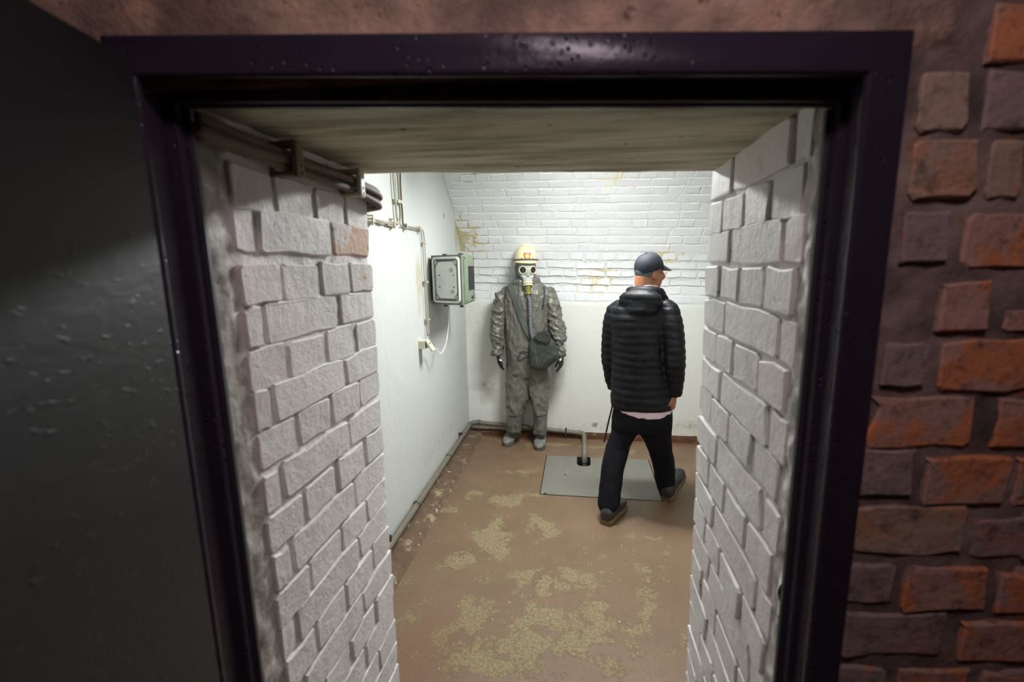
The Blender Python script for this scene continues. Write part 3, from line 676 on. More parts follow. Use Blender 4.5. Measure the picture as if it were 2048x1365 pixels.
# --- drain pipe along the walls
def elbow(a, c, b_, k=7):          # quadratic bend
    a, c, b_ = map(np.array, (a, c, b_)); return [tuple((1-q)**2*a+2*q*(1-q)*c+q*q*b_) for q in np.linspace(0, 1, k)]
px_ = XL+0.032; pyb = YB-0.045; pr_ = 0.0205
zA, zB = 0.112, 0.135
zC = on_y(1150, 866, pyb)[2]; xC = on_y(1168, 868, pyb)[0]; xh = on_z(1169, 915, 0)[0]; yh = HY1-0.055
t_ = thing('drain_pipe', 'grey drain pipe running low along the walls into the floor hatch', 'pipe', (px_, 1.2, 0))
MB().tube([(px_, 1.08, zA-0.01), (px_, pyb-0.06, zB)], pr_, 14).build('pipe', 'pipe_grey', t_, smooth=50)
MB().tube(elbow((px_, pyb-0.07, zB), (px_, pyb, zB), (px_+0.07, pyb, zB)), pr_*1.16, 14).build('elbow', 'pipe_grey', t_, smooth=50)
MB().tube([(px_+0.05, pyb, zB), (xC-0.05, pyb, zC)], pr_, 14).build('pipe', 'pipe_grey', t_, smooth=50)
MB().tube(elbow((xC-0.06, pyb, zC), (xC, pyb, zC), (xC+0.002, pyb-0.06, zC-0.008)), pr_*1.2, 14).build('elbow', 'pipe_grey', t_, smooth=50)
zD = 0.075
MB().tube([(xC+0.002, pyb-0.05, zC-0.008), (xh, yh+0.10, zD)], pr_, 14).build('pipe', 'pipe_grey', t_, smooth=50)
MB().tube(elbow((xh, yh+0.11, zD+0.002), (xh, yh, zD), (xh, yh, -0.02), 9), pr_*1.15, 14).build('elbow', 'pipe_grey', t_, smooth=50)
MB().tube([(xh, yh, 0.0), (xh, yh, -0.44)], pr_, 14).build('pipe', 'pipe_grey', t_, smooth=50)
def collar(p, ax, r, h): MB().lathe([(r, -h), (r*1.12, -h*0.6), (r*1.12, h*0.6), (r, h)], p, ax, 18).build('collar', 'pipe_collar', t_, smooth=40)
collar((xC+0.002, pyb-0.07, zC-0.01), (0.0, 1, 0.1), pr_*1.25, 0.013)
for q in (2.62, 1.7, 3.35): collar((px_, q, zA+(zB-zA)*(q-1.08)/3), (0, 1, 0), pr_*1.1, 0.012)
collar((px_+0.075, pyb, zB), (1, 0, 0), pr_*1.15, 0.01)
for q in (3.78, 2.2): MB().bevbox((XL-0.01, q-0.008, zB-0.03), (px_+0.005, q+0.008, zB+0.034), 0.003).build('bracket', 'iron', t_)
q = on_y(1132, 856, pyb)[0]; MB().bevbox((q-0.006, pyb-0.024, zC-0.05), (q+0.006, YB-0.002, zC+0.034), 0.003).build('bracket', 'iron', t_)
MB().lathe([(0.009, 0), (0.009, 0.01), (0.004, 0.012), (0.004, 0.02)], (q, pyb-0.005, zC+0.03), (0, 0, 1), 8).build('bolt', 'iron', t_)

# --- electrical box on the left wall
zt_, zb_ = None, None
Bc = on_y(925, 560, 3.06); Ac = on_x(866, 560, XL+0.03); Cc = on_y(948.5, 560, 3.47)
A2, B2, C2 = Ac[:2], Bc[:2], Cc[:2]; D2 = np.array([XL+0.03, Cc[1]+0.02])
zt_ = on_y(922, 509.5, 3.06)[2]; zb_ = on_y(927, 611, 3.06)[2]
ztA = on_x(863, 513, XL+0.03)[2]; zbA = on_x(869, 606, XL+0.03)[2]
t_ = thing('electrical_box', 'grey green metal switch box with an aluminium cover on the left wall', 'switch box', ((A2[0]+B2[0])/2, (A2[1]+B2[1])/2, zb_))
MB().prism([tuple(A2), tuple(B2), tuple(C2), tuple(D2)], zb_, zt_, lambda u, v, h: (u, v, h)).build('body', 'box_green', t_)
fu = _n([*(B2-A2), 0]); fw = np.linalg.norm(B2-A2); fh = zt_-zb_; fn = np.array([fu[1], -fu[0], 0])
def cov(u, v, h): return np.array([*A2, zb_])+fu*u*fw+np.array([0, 0, v*fh])+fn*h
def rrect(u0, u1, v0, v1, r, k=5):
    asp = fw/fh; pts = []
    for cx_, cy_, a0 in ((u1-r, v0+r*asp, -90), (u1-r, v1-r*asp, 0), (u0+r, v1-r*asp, 90), (u0+r, v0+r*asp, 180)):
        for q in range(k):
            a = math.radians(a0+90*q/(k-1)); pts.append((cx_+r*math.cos(a), cy_+r*asp*math.sin(a)))
    return pts
MB().prism([(0.0, 0.0), (1, 0.0), (1, 1), (0.0, 1)], 0.0, 0.010, cov).build('rim', 'box_rim', t_)
o_, i_ = rrect(0.045, 0.965, 0.035, 0.965, 0.10), rrect(0.095, 0.915, 0.075, 0.925, 0.09); n = len(o_)
b = MB(); b.loft([[cov(*q, 0.008) for q in o_], [cov(*q, 0.018) for q in rrect(0.05, 0.96, 0.038, 0.962, 0.10)], [cov(*q, 0.024) for q in rrect(0.065, 0.945, 0.05, 0.95, 0.095)], [cov(*q, 0.022) for q in i_], [cov(*q, 0.010) for q in rrect(0.105, 0.905, 0.083, 0.917, 0.085)]])
cv = b.build('cover', 'aluminium', t_, smooth=35)
oc = [(0.27, 0.13), (0.75, 0.13), (0.86, 0.25), (0.86, 0.75), (0.75, 0.87), (0.27, 0.87), (0.16, 0.75), (0.16, 0.25)]
MB().prism(oc, 0.010, 0.0165, cov).build('panel', 'aluminium', cv)
for u, v in ((0.19, 0.155), (0.83, 0.155), (0.19, 0.85), (0.83, 0.85)):
    MB().lathe([(0.016, 0), (0.016, 0.010), (0.009, 0.012), (0.009, 0.017), (0.006, 0.018)], cov(u, v, 0.010), fn, 14).build('screw', 'steel', cv, smooth=40)
for u, v in ((0.68, 0.70), (0.70, 0.27)):
    MB().lathe([(0.014, 0), (0.012, 0.007), (0.005, 0.009)], cov(u, v, 0.016), fn, 14).build('rivet', 'steel', cv, smooth=40)
for u, v in ((0.28, 0.60), (0.76, 0.60), (0.28, 0.36), (0.76, 0.36)):
    MB().lathe([(0.005, 0), (0.005, 0.003)], cov(u, v, 0.016), fn, 8).build('screw', 'black_plastic', cv)
gu = _n([*(C2-B2), 0]); gw = np.linalg.norm(C2-B2); gn = np.array([gu[1], -gu[0], 0])
def sid(u, v, h): return np.array([*B2, zb_])+gu*u*gw+np.array([0, 0, v*fh])+gn*h
MB().prism([(0.08, 0.03), (0.93, 0.03), (0.93, 0.97), (0.08, 0.97)], 0, 0.008, sid).build('side_plate', 'box_green', t_)
MB().prism([(0.40, 0.28), (0.84, 0.28), (0.84, 0.77), (0.40, 0.77)], 0.008, 0.013, sid).build('window', 'black_plastic', t_)
MB().lathe([(0.016, 0), (0.016, 0.01), (0.011, 0.012), (0.011, 0.022)], sid(0.62, 0.15, 0.008), gn, 14).build('lock', 'steel', t_, smooth=40)
MB().lathe([(0.009, 0), (0.009, 0.006)], sid(0.68, 0.10, 0.008), gn, 10).build('switch', 'black_plastic', t_)
for u, v in ((0.14, 0.07), (0.87, 0.07), (0.14, 0.93), (0.87, 0.93)):
    MB().lathe([(0.007, 0), (0.006, 0.004)], sid(u, v, 0.008), gn, 8).build('screw', 'iron', t_)
for u in (0.25, 0.8):
    MB().bevbox((-0.012, -0.01, -0.02), (0.012, 0.01, 0.004), 0.003, Matrix.Translation(cov(u, 0, -0.05))).build('lug', 'iron', t_)
    MB().bevbox((-0.015, -0.012, -0.002), (0.015, 0.012, 0.010), 0.003, Matrix.Translation(cov(u, 1, -0.06))).build('lug', 'iron', t_)
MB().box((XL-0.005, A2[1]+0.04, zb_+0.03), (XL+0.034, A2[1]+0.09, zt_-0.03)).build('mount', 'iron', t_)

# --- wall socket and white cord
sx = XL+0.004
p0, p1 = on_x(853, 694, sx+0.02), on_x(866, 671, sx+0.02)
t_ = thing('wall_socket', 'ivory surface socket with its flap held open by a plug', 'socket', p0)
y0_, y1_ = on_x(854, 682, sx+0.05)[1]-0.025, on_x(854, 682, sx+0.05)[1]+0.04; sz0, sz1 = p0[2], p1[2]
MB().bevbox((XL-0.004, y0_, sz0), (XL+0.045, y1_, sz1), 0.004).build('body', 'ivory_plastic', t_)
m = Matrix.Translation((XL+0.046, 0, sz1)) @ Matrix.Rotation(math.radians(-32), 4, 'Y')
MB().bevbox((-0.002, y0_+0.003, -0.088), (0.010, y1_-0.003, 0), 0.003, m).build('flap', 'ivory_plastic', t_)
pm = (y0_+y1_)/2
tp = thing('power_cord', 'thin white power cord sagging between socket and switch box', 'cord', (XL+0.06, pm, sz0))
MB().bevbox((XL+0.046, pm-0.014, sz0+0.006), (XL+0.074, pm+0.014, sz0+0.042), 0.004).build('plug', 'cable_grey', tp)
e_ = on_x(898, 614, XL+0.12); lo_ = on_x(881, 708, XL+0.10)
cp = [np.array([XL+0.066, pm, sz0+0.008]), on_x(873, 699, XL+0.08), lo_, on_x(891, 690, XL+0.11), on_x(896.5, 655, XL+0.12), e_, e_+np.array([0, 0, 0.02])]
def smooth_path(pts, k=8):
    pts = [np.array(p, float) for p in pts]; q = [2*pts[0]-pts[1]]+pts+[2*pts[-1]-pts[-2]]; out = []
    for i in range(1, len(q)-2):
        for t in np.linspace(0, 1, k, endpoint=False):
            a, b_, c_, d_ = q[i-1], q[i], q[i+1], q[i+2]
            out.append(0.5*((2*b_)+(-a+c_)*t+(2*a-5*b_+4*c_-d_)*t*t+(-a+3*b_-3*c_+d_)*t**3))
    return out+[pts[-1]]
MB().tube(smooth_path(cp), 0.0042, 8).build('cord', 'white_cord', tp, smooth=True)

# --- cables on the left wall
xw = XL+0.016
def lw(px, py, d=0.0): return on_x(px, py, xw+d)
def cable(name, lab, pts, r, mat, d=0.0, grp='cables clipped to the left wall'):
    path = [lw(*p, d) for p in pts]
    o = MB().tube(smooth_path(path, 6), r, 8).build(name, mat, None, smooth=True); tag(o, lab, 'cable', grp); return o
cable('wall_cable', 'thick cream cable dropping down the left wall, nearest the doorway', [(786,330),(788,370),(791,404),(794,434),(796,442),(792,448)], 0.0065, 'cable_cream')
cable('wall_cable', 'grey cable dropping down the left wall, middle of the three', [(794,330),(797,370),(799,404),(801,428),(799,444),(794,449)], 0.0065, 'cable_grey', 0.002)
cable('wall_cable', 'dark cable dropping down the left wall, farthest from the doorway', [(800,330),(801,370),(803,404),(805,430),(806,447),(812,453)], 0.0055, 'cable_dusty')
cable('wall_cable', 'upper thin cable running along the wall and down to the socket', [(806,449),(815,452.5),(838,457),(845,461),(848.5,475),(851,520),(853.5,580),(856.5,640),(858,672)], 0.0042, 'cable_cream')
cable('wall_cable', 'lower thin cable running along the wall and down to the socket', [(803,452),(815,456),(836,460.5),(842,466),(844.5,480),(847.5,530),(850,585),(853,640),(855,672)], 0.0036, 'cable_grey')
for i in range(3):
    cable('wall_cable', ('uppermost', 'middle', 'lowest')[i]+' cable of the twisted bundle coming out behind the left jamb', [(715,430+i*4),(740,436+i*3.5+(2 if i == 1 else 0)),(752,439+i*3-(2 if i else -3)),(765,442+(2-i)*3),(778,444.5+(i*3.5)%8-1),(790,447.5+i*2)], 0.0055, ('cable_cream', 'cable_grey', 'cable_cream')[i], 0.004*(i % 2), 'twisted cables beside the left jamb')
def clip(px, py, w_, h_, lab, d=0.030, mat='clamp_cream'):
    p = lw(px, py)
    r = thing('cable_clip', lab, 'clip', (XL, p[1], p[2]), 'cable clips on the left wall')
    MB().bevbox((XL-0.006, p[1]-w_/2, p[2]-h_/2), (XL+0.007, p[1]+w_/2, p[2]+h_/2), 0.002).build('base', mat, r)
    MB().bevbox((XL+d-0.006, p[1]-w_/2*0.8, p[2]-h_/2*0.92), (XL+d, p[1]+w_/2*0.8, p[2]+h_/2*0.92), 0.002).build('bar', mat, r)
    for s_ in (-1, 1):
        if w_ > h_: MB().box((XL+0.005, p[1]+s_*w_*0.34-0.003, p[2]-h_*0.3), (XL+d-0.004, p[1]+s_*w_*0.34+0.003, p[2]+h_*0.3)).build('post', mat, r)
        else: MB().box((XL+0.005, p[1]-w_*0.3, p[2]+s_*h_*0.38-0.003), (XL+d-0.004, p[1]+w_*0.3, p[2]+s_*h_*0.38+0.003)).build('post', mat, r)
    MB().lathe([(0.004, 0), (0.003, 0.002)], (XL+d, p[1], p[2]-h_*0.28), (1, 0, 0), 8).build('screw', 'iron', r)
clip(743, 440, 0.022, 0.058, 'cable clip on the left wall right beside the jamb')
clip(786, 447, 0.022, 0.062, 'cable clip where the twisted cables turn upwards')
clip(797, 404, 0.090, 0.022, 'wide clip across the three vertical cables')
clip(811, 454, 0.022, 0.042, 'first clip on the two thin horizontal cables')
clip(838, 459, 0.022, 0.042, 'second clip on the two thin horizontal cables, before they turn down')
clip(847, 487, 0.050, 0.016, 'uppermost clip on the two cables above the socket')
clip(851.5, 565, 0.050, 0.016, 'clip on the two cables level with the switch box')
clip(855, 640, 0.050, 0.016, 'lowest clip just above the socket')

# --- cable bundle on the left jamb
xj = JL+0.019
def jp(px, py, d=0.0, dz=0.0): return on_x(px, py, xj+d)+np.array([0, 0, dz])
base = [(389,255),(470,285),(565,316),(640,342),(704,366)]
for i, (dx, dz, r, mt) in enumerate([(-0.004, 0.009, .0092, 'cable_dusty'), (0.007, 0.001, .0085, 'cable_dusty'), (-0.007, -0.006, .009, 'cable_dusty'), (0.004, -0.012, .0075, 'cable_dusty')]):
    path = [jp(*p, dx+0.004*math.sin(k*1.3+i), dz+0.004*math.cos(k*1.1+i*2)) for k, p in enumerate(base)]
    e_ = path[-1]; yf = y_at(JL, C_FAR)
    path += [e_+np.array([0.0, 0.035, -0.004]), np.array([JL+0.022+dx*0.5, yf+0.018+dx*0.3, e_[2]-0.014+dz*0.2]), np.array([JL-0.01, yf+0.026+dx*0.3, e_[2]-0.022+dz*0.2]), np.array([JL-0.20, yf+0.01, e_[2]-0.04+dz])]
    o = MB().tube(smooth_path(path, 6), r, 10).build('jamb_cable', mt, None, smooth=True)
    tag(o, ['topmost dusty cable along the top of the left jamb', 'foremost dusty cable along the top of the left jamb', 'innermost dusty cable tight against the left jamb', 'lowest pale cable of the bundle on the left jamb'][i], 'cable', 'cable bundle on the left jamb')
for (px, py), lab, mt in (((572, 318), 'dusty U-shaped cable clamp in the middle of the left jamb', 'clamp_dusty'), ((703, 366), 'pale cable clamp at the far end of the left jamb', 'clamp_cream')):
    p = jp(px, py); r = thing('cable_clamp', lab, 'clamp', (JL, p[1], p[2]), 'clamps on the left jamb')
    MB().bevbox((JL-0.012, p[1]-0.012, p[2]+0.018), (JL+0.044, p[1]+0.012, p[2]+0.028), 0.004).build('arm', mt, r)
    MB().bevbox((JL-0.012, p[1]-0.012, p[2]-0.031), (JL+0.044, p[1]+0.012, p[2]-0.021), 0.004).build('arm', mt, r)
    MB().bevbox((JL+0.035, p[1]-0.012, p[2]-0.033), (JL+0.046, p[1]+0.012, p[2]+0.030), 0.005).build('bar', mt, r)
    for q in (-0.012, -0.024): MB().lathe([(0.004, 0), (0.003, 0.002)], (JL+0.045, p[1]+0.002, p[2]+q), (1, 0, 0), 8).build('screw', 'iron', r)
# ================================================================== figures
from mathutils.bvhtree import BVHTree
def fuse(mb, voxel, it=6, fac=0.5):
    me = bpy.data.meshes.new('tmp'); me.from_pydata(mb.v, [], mb.f); me.update()
    bm = bmesh.new(); bm.from_mesh(me); bmesh.ops.recalc_face_normals(bm, faces=bm.faces[:]); bm.to_mesh(me); bm.free()
    ob = bpy.data.objects.new('tmp', me); COL.objects.link(ob)
    r = ob.modifiers.new('r', 'REMESH'); r.mode = 'VOXEL'; r.voxel_size = voxel
    if it: sm = ob.modifiers.new('s', 'SMOOTH'); sm.factor = fac; sm.iterations = it
    bpy.context.view_layer.update(); dg = bpy.context.evaluated_depsgraph_get()
    m2 = bpy.data.meshes.new_from_object(ob.evaluated_get(dg)); bpy.data.objects.remove(ob); bpy.data.meshes.remove(me)
    return m2
def coords(me):
    c = np.empty(len(me.vertices)*3, np.float32); me.vertices.foreach_get('co', c); return c.reshape(-1, 3).astype(float)
def normals(me):
    n = np.empty(len(me.vertices)*3, np.float32); me.vertex_normals.foreach_get('vector', n); return n.reshape(-1, 3).astype(float)
def displace(me, fn):
    c, n = coords(me), normals(me); c = c+n*fn(c, n)[:, None]
    me.vertices.foreach_set('co', c.astype(np.float32).ravel()); me.update()
def oval(c, ax, ay, n=28, p=2.0):
    c, ax, ay = np.array(c), np.array(ax), np.array(ay); out = []
    for j in range(n):
        a = 2*math.pi*j/n; ca, sa = math.cos(a), math.sin(a)
        out.append(c+ax*math.copysign(abs(ca)**(2/p), ca)+ay*math.copysign(abs(sa)**(2/p), sa))
    return out
def sil(mb, rows, n=28, p=2.2):
    """loft from rows of (picture row, left, right, distance, half depth)"""
    rings = []
    for py, xl, xr, Y, bd in rows:
        a, b_ = on_y(xl, py, Y), on_y(xr, py, Y); c = (a+b_)/2
        rings.append(oval(c, (b_-a)/2*np.array([1, 0, 1]), np.array([0, bd, 0]), n, p))
    mb.loft(rings); return mb
def ellip(mb, c, a, b_, d, n=16, lo=-90, hi=90):
    c, a, b_, d = (np.array(q, float) for q in (c, a, b_, d)); rings = []
    for i in range(n+1):
        t = math.radians(lo+(hi-lo)*i/n); rings.append(oval(c+d*math.sin(t), a*max(math.cos(t), 0.02), b_*max(math.cos(t), 0.02), 2*n))
    mb.loft(rings); return mb
def hand(mb, wrist, d, pn, sg, curl=0.35, sc=1.0, thumb=0.9):
    """palm, four unequal bent fingers and a thumb; d finger direction, pn palm normal, sg thumb side"""
    wrist, d, pn = np.array(wrist, float), _n(d), np.array(pn, float); pn = _n(pn-d*pn.dot(d)); s = np.cross(d, pn)*sg
    R_ = [oval(wrist+d*q*sc, s*w_*sc, pn*h_*sc, 16, 2.6) for q, w_, h_ in ((-0.03, 0.026, 0.019), (0, 0.028, 0.018), (0.035, 0.038, 0.016), (0.075, 0.043, 0.014), (0.093, 0.040, 0.010))]
    mb.loft(R_)
    for k, (off, L) in enumerate(((0.031, 0.072), (0.0105, 0.082), (-0.0105, 0.076), (-0.031, 0.060))):
        p = wrist+(d*0.083+s*off)*sc; ang = 0.1; pts = [p]; dd = d+s*off*1.2
        for q, fr_ in enumerate((0.45, 0.31, 0.24)):
            ang += curl*(1.0+0.15*k); v = _n(dd)*math.cos(ang)+pn*math.sin(ang); pts.append(pts[-1]+v*L*fr_*sc)
        mb.tube(pts, [0.0098*sc, 0.0092*sc, 0.0084*sc, 0.006*sc], 10)
    p = wrist+(d*0.025+s*0.026)*sc; v = _n(d*0.62+s*thumb*0.75+pn*0.25)
    v2 = _n(d*0.95+s*0.2+pn*0.35); p1 = p+v*0.042*sc
    mb.tube([p, p1, p1+v2*0.032*sc, p1+v2*0.032*sc+_n(d+pn*0.4)*0.022*sc], [0.014*sc, 0.0115*sc, 0.0098*sc, 0.007*sc], 10)
    return mb

# ------------------------------------------------------------------ materials of the figures
def m_cloth(name, col, rough, bs, scale, sheen=0.0, spec=0.4, var=0.25):
    t = NT(name); n = t.noise(scale*0.12, 4)
    b = t.bump(t.noise(scale*0.35, 4, 0.6), bs, 0.006); b = t.bump(t.noise(scale*3, 3), bs*0.4, 0.0015, b)
    MAT[name] = t.done(t.mix(n, tuple(c*(1-var) for c in col), tuple(c*(1+var) for c in col)), rough, b, spec=spec)
m_cloth('suit_rubber', sr(95, 94, 84), 0.40, 0.35, 60, spec=0.5, var=0.16)
m_cloth('hood_rubber', sr(90, 88, 76), 0.45, 0.35, 60)
m_cloth('boot_rubber', sr(112, 112, 106), 0.5, 0.4, 80, var=0.2)
m_cloth('boot_sole', sr(88, 86, 76), 0.6, 0.3, 80)
m_cloth('suit_strap', sr(52, 52, 52), 0.6, 0.3, 100)
m_cloth('bag_canvas', sr(50, 55, 48), 0.55, 0.35, 120, var=0.2)
m_cloth('bag_strap', sr(74, 80, 72), 0.6, 0.3, 160, var=0.2)
simple('mask_rubber', sr(160, 166, 158), 0.45, bs=0.1)
simple('mask_ring', sr(205, 198, 160), 0.4)
simple('mask_tin', sr(140, 132, 66), 0.35, metal=0.5)
simple('mask_hose', sr(96, 98, 104), 0.5)
simple('glove_black', (0.010, 0.010, 0.011), 0.7, bs=0.3, scale=200)
simple('glove_white', sr(228, 226, 232), 0.7)
t = NT('lens_glass'); MAT['lens_glass'] = t.done((0.012, 0.014, 0.015), 0.08, spec=0.8)
t = NT('helmet_cream'); n = t.noise(7, 4)
c = t.mix(n, sr(216, 204, 156), sr(232, 222, 182)); c = t.mix(t.math('MULTIPLY', t.step(t.noise(24, 5, 0.7), 0.62, 0.70), 0.5), c, sr(180, 155, 95))
MAT['helmet_cream'] = t.done(c, 0.35, t.bump(t.noise(40, 3), 0.08, 0.002))
simple('helmet_band', sr(70, 72, 78), 0.5)
simple('badge_red', sr(176, 52, 40), 0.5, bs=0.2, var=0.35, scale=400); simple('badge_orange', sr(236, 158, 40), 0.5, var=0.1); simple('badge_yellow', sr(244, 208, 90), 0.5)
m_cloth('jacket_black', (0.0048, 0.0048, 0.0066), 0.50, 0.25, 90, spec=0.24, var=0.2)
m_cloth('trouser_navy', (0.0036, 0.0036, 0.0062), 0.85, 0.3, 90, spec=0.2)
m_cloth('cap_navy', (0.016, 0.017, 0.024), 0.7, 0.2, 200, spec=0.3)
t = NT('shirt_pink'); n = t.new('ShaderNodeTexWave', wave_type='BANDS', bands_direction='Z'); t.t.links.new(t.pos, n.inputs['Vector']); n.inputs['Scale'].default_value = 38; n.inputs['Distortion'].default_value = 0.6
MAT['shirt_pink'] = t.done(t.mix(t.step(n.outputs['Fac'], 0.3, 0.7), sr(205, 172, 182), sr(232, 212, 220)), 0.8)
t = NT('skin'); n = t.noise(20, 4); MAT['skin'] = t.done(t.mix(n, sr(140, 90, 62), sr(170, 118, 86)), 0.5, t.bump(t.noise(160, 3), 0.15, 0.001)); t.b.inputs['Subsurface Weight'].default_value = 0.08; t.b.inputs['Subsurface Radius'].default_value = (0.01, 0.004, 0.002)
t = NT('hair_grey'); n = t.noise(50, 4, 0.6, stretch=(1, 1, 3)); MAT['hair_grey'] = t.done(t.mix(n, (0.02, 0.02, 0.022), (0.16, 0.165, 0.17)), 0.55, t.bump(t.noise(160, 3, stretch=(1, 1, 0.3)), 0.5, 0.002))
simple('shoe_leather', sr(46, 44, 48), 0.4, bs=0.2); simple('shoe_gum', sr(104, 82, 52), 0.6)
simple('eye_white', sr(220, 215, 205), 0.3)

def shoe(parent, heel, toe, w_, hgt, m_up, m_sole, ank_h, name='shoe', lift=0.0, sole=0.022):
    """upper and sole lofted from heel to toe along the foot"""
    heel, toe = np.array(heel, float), np.array(toe, float); d = toe-heel; L = np.linalg.norm(d); d = d/L
    side = _n(np.cross(d, [0, 0, 1])); up = np.cross(side, d)
    prof = [(0.0, 0.55, 0.60), (0.04, 0.78, 0.85), (0.14, 0.86, 1.0), (0.30, 0.80, 1.0), (0.45, 0.84, 0.82), (0.60, 0.98, 0.62), (0.75, 1.0, 0.50), (0.88, 0.86, 0.42), (0.96, 0.58, 0.34), (1.0, 0.25, 0.20)]
    up_m = MB(); so_m = MB(); ru, rs = [], []
    for q, ww, hh in prof:
        c = heel+d*q*L; h2 = hgt*hh
        ru.append(oval(c+up*(sole+h2*0.45), side*w_*ww*0.96, up*h2*0.55, 20, 2.5)); rs.append(oval(c+up*sole*0.5, side*w_*ww*1.05, up*sole*0.5, 20, 6))
    up_m.loft(ru); so_m.loft(rs)
    ac = heel+d*0.2*L
    up_m.loft([oval(ac+up*(sole+0.02), d*w_*0.95, side*w_*0.78, 20), oval(ac+up*(sole+ank_h), d*w_*0.92, side*w_*0.75, 20)])
    me = fuse(up_m, 0.006, 4); me.name = name
    o = link(name, me, m_up, parent, True); so_m.build('sole', m_sole, o, smooth=40); return o, (d, side, up, L, ac)

# ------------------------------------------------------------------ the walking man
def make_person():
    base = on_z(1270, 1020, 0)
    pr = thing('person', 'person in black quilted jacket and dark cap walking away across the room', 'person', (base[0], base[1], 0))
    # jacket
    Y0 = 2.95
    jb = MB()
    sil(jb, [(813,1223,1347,Y0,.155),(800,1221,1348,Y0,.158),(770,1222,1345,Y0,.155),(735,1223,1341,Y0,.150),(700,1224,1338,Y0,.150),(660,1222,1342,Y0,.150),(632,1220,1346,Y0,.145),(616,1224,1344,Y0,.130),(604,1238,1336,Y0,.115),(594,1254,1324,Y0,.095),(584,1264,1312,Y0,.078),(576,1270,1308,Y0+.005,.068)])
    def arm(rows):
        rings = []
        pts = [on_y(px, py, Y) for px, py, Y, r in rows]
        for i, (px, py, Y, r) in enumerate(rows):
            d = _n(pts[min(i+1, len(pts)-1)]-pts[max(i-1, 0)]); sx_ = _n(np.cross(d, [0, 1, 0])); sy_ = np.cross(sx_, d)
            rings.append(oval(pts[i], sx_*r, sy_*r*1.08, 22))
        jb.loft(rings); return pts
    aL = arm([(1244,608,3.02,.040),(1232,620,3.03,.062),(1226,645,3.04,.066),(1221,690,3.06,.060),(1220,720,3.07,.058),(1224,755,3.11,.050),(1228,776,3.13,.043)])
    aR = arm([(1326,606,2.90,.040),(1338,620,2.88,.062),(1343,648,2.86,.068),(1349,695,2.83,.062),(1351,725,2.82,.060),(1350,765,2.85,.052),(1349,790,2.87,.044)])
    hb = np.array([-0.40, -0.92, 0])                     # towards his back
    hs = np.array([0.92, -0.40, 0])                      # towards his right
    hc = on_y(1290, 603, Y0)+hb*0.10
    ellip(jb, hc+np.array([0, 0, 0.008]), hs*0.135, hb*0.062+np.array([0, 0, 0.012]), np.array([0, 0, 0.075]))
    ellip(jb, hc+np.array([0, 0, -0.035])+hb*0.012, hs*0.105, hb*0.055, np.array([0, 0, 0.060]))
    nk = on_y(1291, 583, Y0)
    ringp = [nk+hs*0.094*math.cos(a)+hb*(0.078*math.sin(a))+np.array([0, 0, -0.012-0.018*math.sin(a)*-1]) for a in np.linspace(0, 2*math.pi, 26)]
    jb.tube(ringp, 0.031, 12)
    fc = on_y(1338, 598, Y0-0.02); jb.tube([nk+hs*0.08-hb*0.02, fc+np.array([-0.03, 0, 0.014]), fc], [0.028, 0.018, 0.008], 10)
    me = fuse(jb, 0.008, 5); me.name = 'jacket'
    zh = on_y(1285, 813, Y0)[2]
    def quilt(c, n):
        z = c[:, 2]+0.10*(c[:, 0]-0.4)*(0.4-0)*0+0.012*fbm(c*5); ph = (z-zh)/0.047
        puff = np.sqrt(np.abs(np.sin(np.pi*ph)))*0.0055-0.003
        return puff+0.006*fbm(c*np.array([9, 9, 16]), 3)
    displace(me, quilt)
    link('jacket', me, 'jacket_black', pr, True)
    # shirt hem and collar
    sb = MB(); sil(sb, [(827,1236,1340,Y0,.146),(816,1229,1345,Y0,.150),(804,1227,1344,Y0,.147)])
    me = fuse(sb, 0.008, 3); displace(me, lambda c, n: 0.004*fbm(c*np.array([22, 22, 3]), 3)); me.name = 'shirt_hem'; link('shirt_hem', me, 'shirt_pink', pr, True)
    cb = MB().tube([nk+hs*0.063*math.cos(a)+hb*0.060*math.sin(a)+np.array([0, 0, 0.022+0.010*math.sin(a)]) for a in np.linspace(0, 2*math.pi, 28)], 0.016, 10)
    cb.build('shirt_collar', 'shirt_pink', pr, smooth=True)
    # trousers
    tb = MB()
    sil(tb, [(806,1229,1343,Y0,.140),(835,1224,1345,Y0,.148),(850,1223,1344,Y0,.140),(858,1224,1343,Y0,.12)])
    sil(tb, [(832,1224,1290,2.97,.100),(863,1223,1278,2.95,.098),(874,1220,1268,2.94,.094),(891,1214,1260,2.93,.090),(912,1208,1254,2.90,.086),(936,1203,1248,2.87,.082),(965,1200.5,1244,2.84,.078),(990,1198,1241,2.815,.076),(1006,1196,1239,2.80,.078),(1017,1199,1234,2.79,.074)], p=2.1)
    sil(tb, [(832,1283,1345,2.93,.100),(863,1276,1343,2.97,.098),(872,1282,1342,2.985,.094),(880,1287,1342,3.0,.092),(895,1294,1344,3.03,.088),(915,1302,1347,3.06,.084),(940,1308,1349,3.09,.080),(965,1312,1349,3.11,.076),(984,1318,1347.5,3.12,.072),(991,1321,1345,3.12,.066)], p=2.1)
    me = fuse(tb, 0.009, 5); me.name = 'trousers'
    displace(me, lambda c, n: 0.007*ridge(c*np.array([7, 7, 5])+2, 2)*np.clip(1.0-(c[:, 2]-0.05)/0.9, 0.25, 1)+0.004*fbm(c*14, 3))
    link('trousers', me, 'trouser_navy', pr, True)
    # shoes
    hL = on_z(1209, 1052, 0.0); tL = hL+np.array([0.47, 0.88, 0])*0.30
    shoe(pr, hL, tL, 0.050, 0.088, 'shoe_leather', 'shoe_gum', 0.085, sole=0.034)
    hR = on_z(1333, 1004, 0.004); dR = _n([0.50, 0.80, 0.33])
    shoe(pr, hR, hR+dR*0.30, 0.050, 0.088, 'shoe_leather', 'shoe_gum', 0.085, sole=0.034)
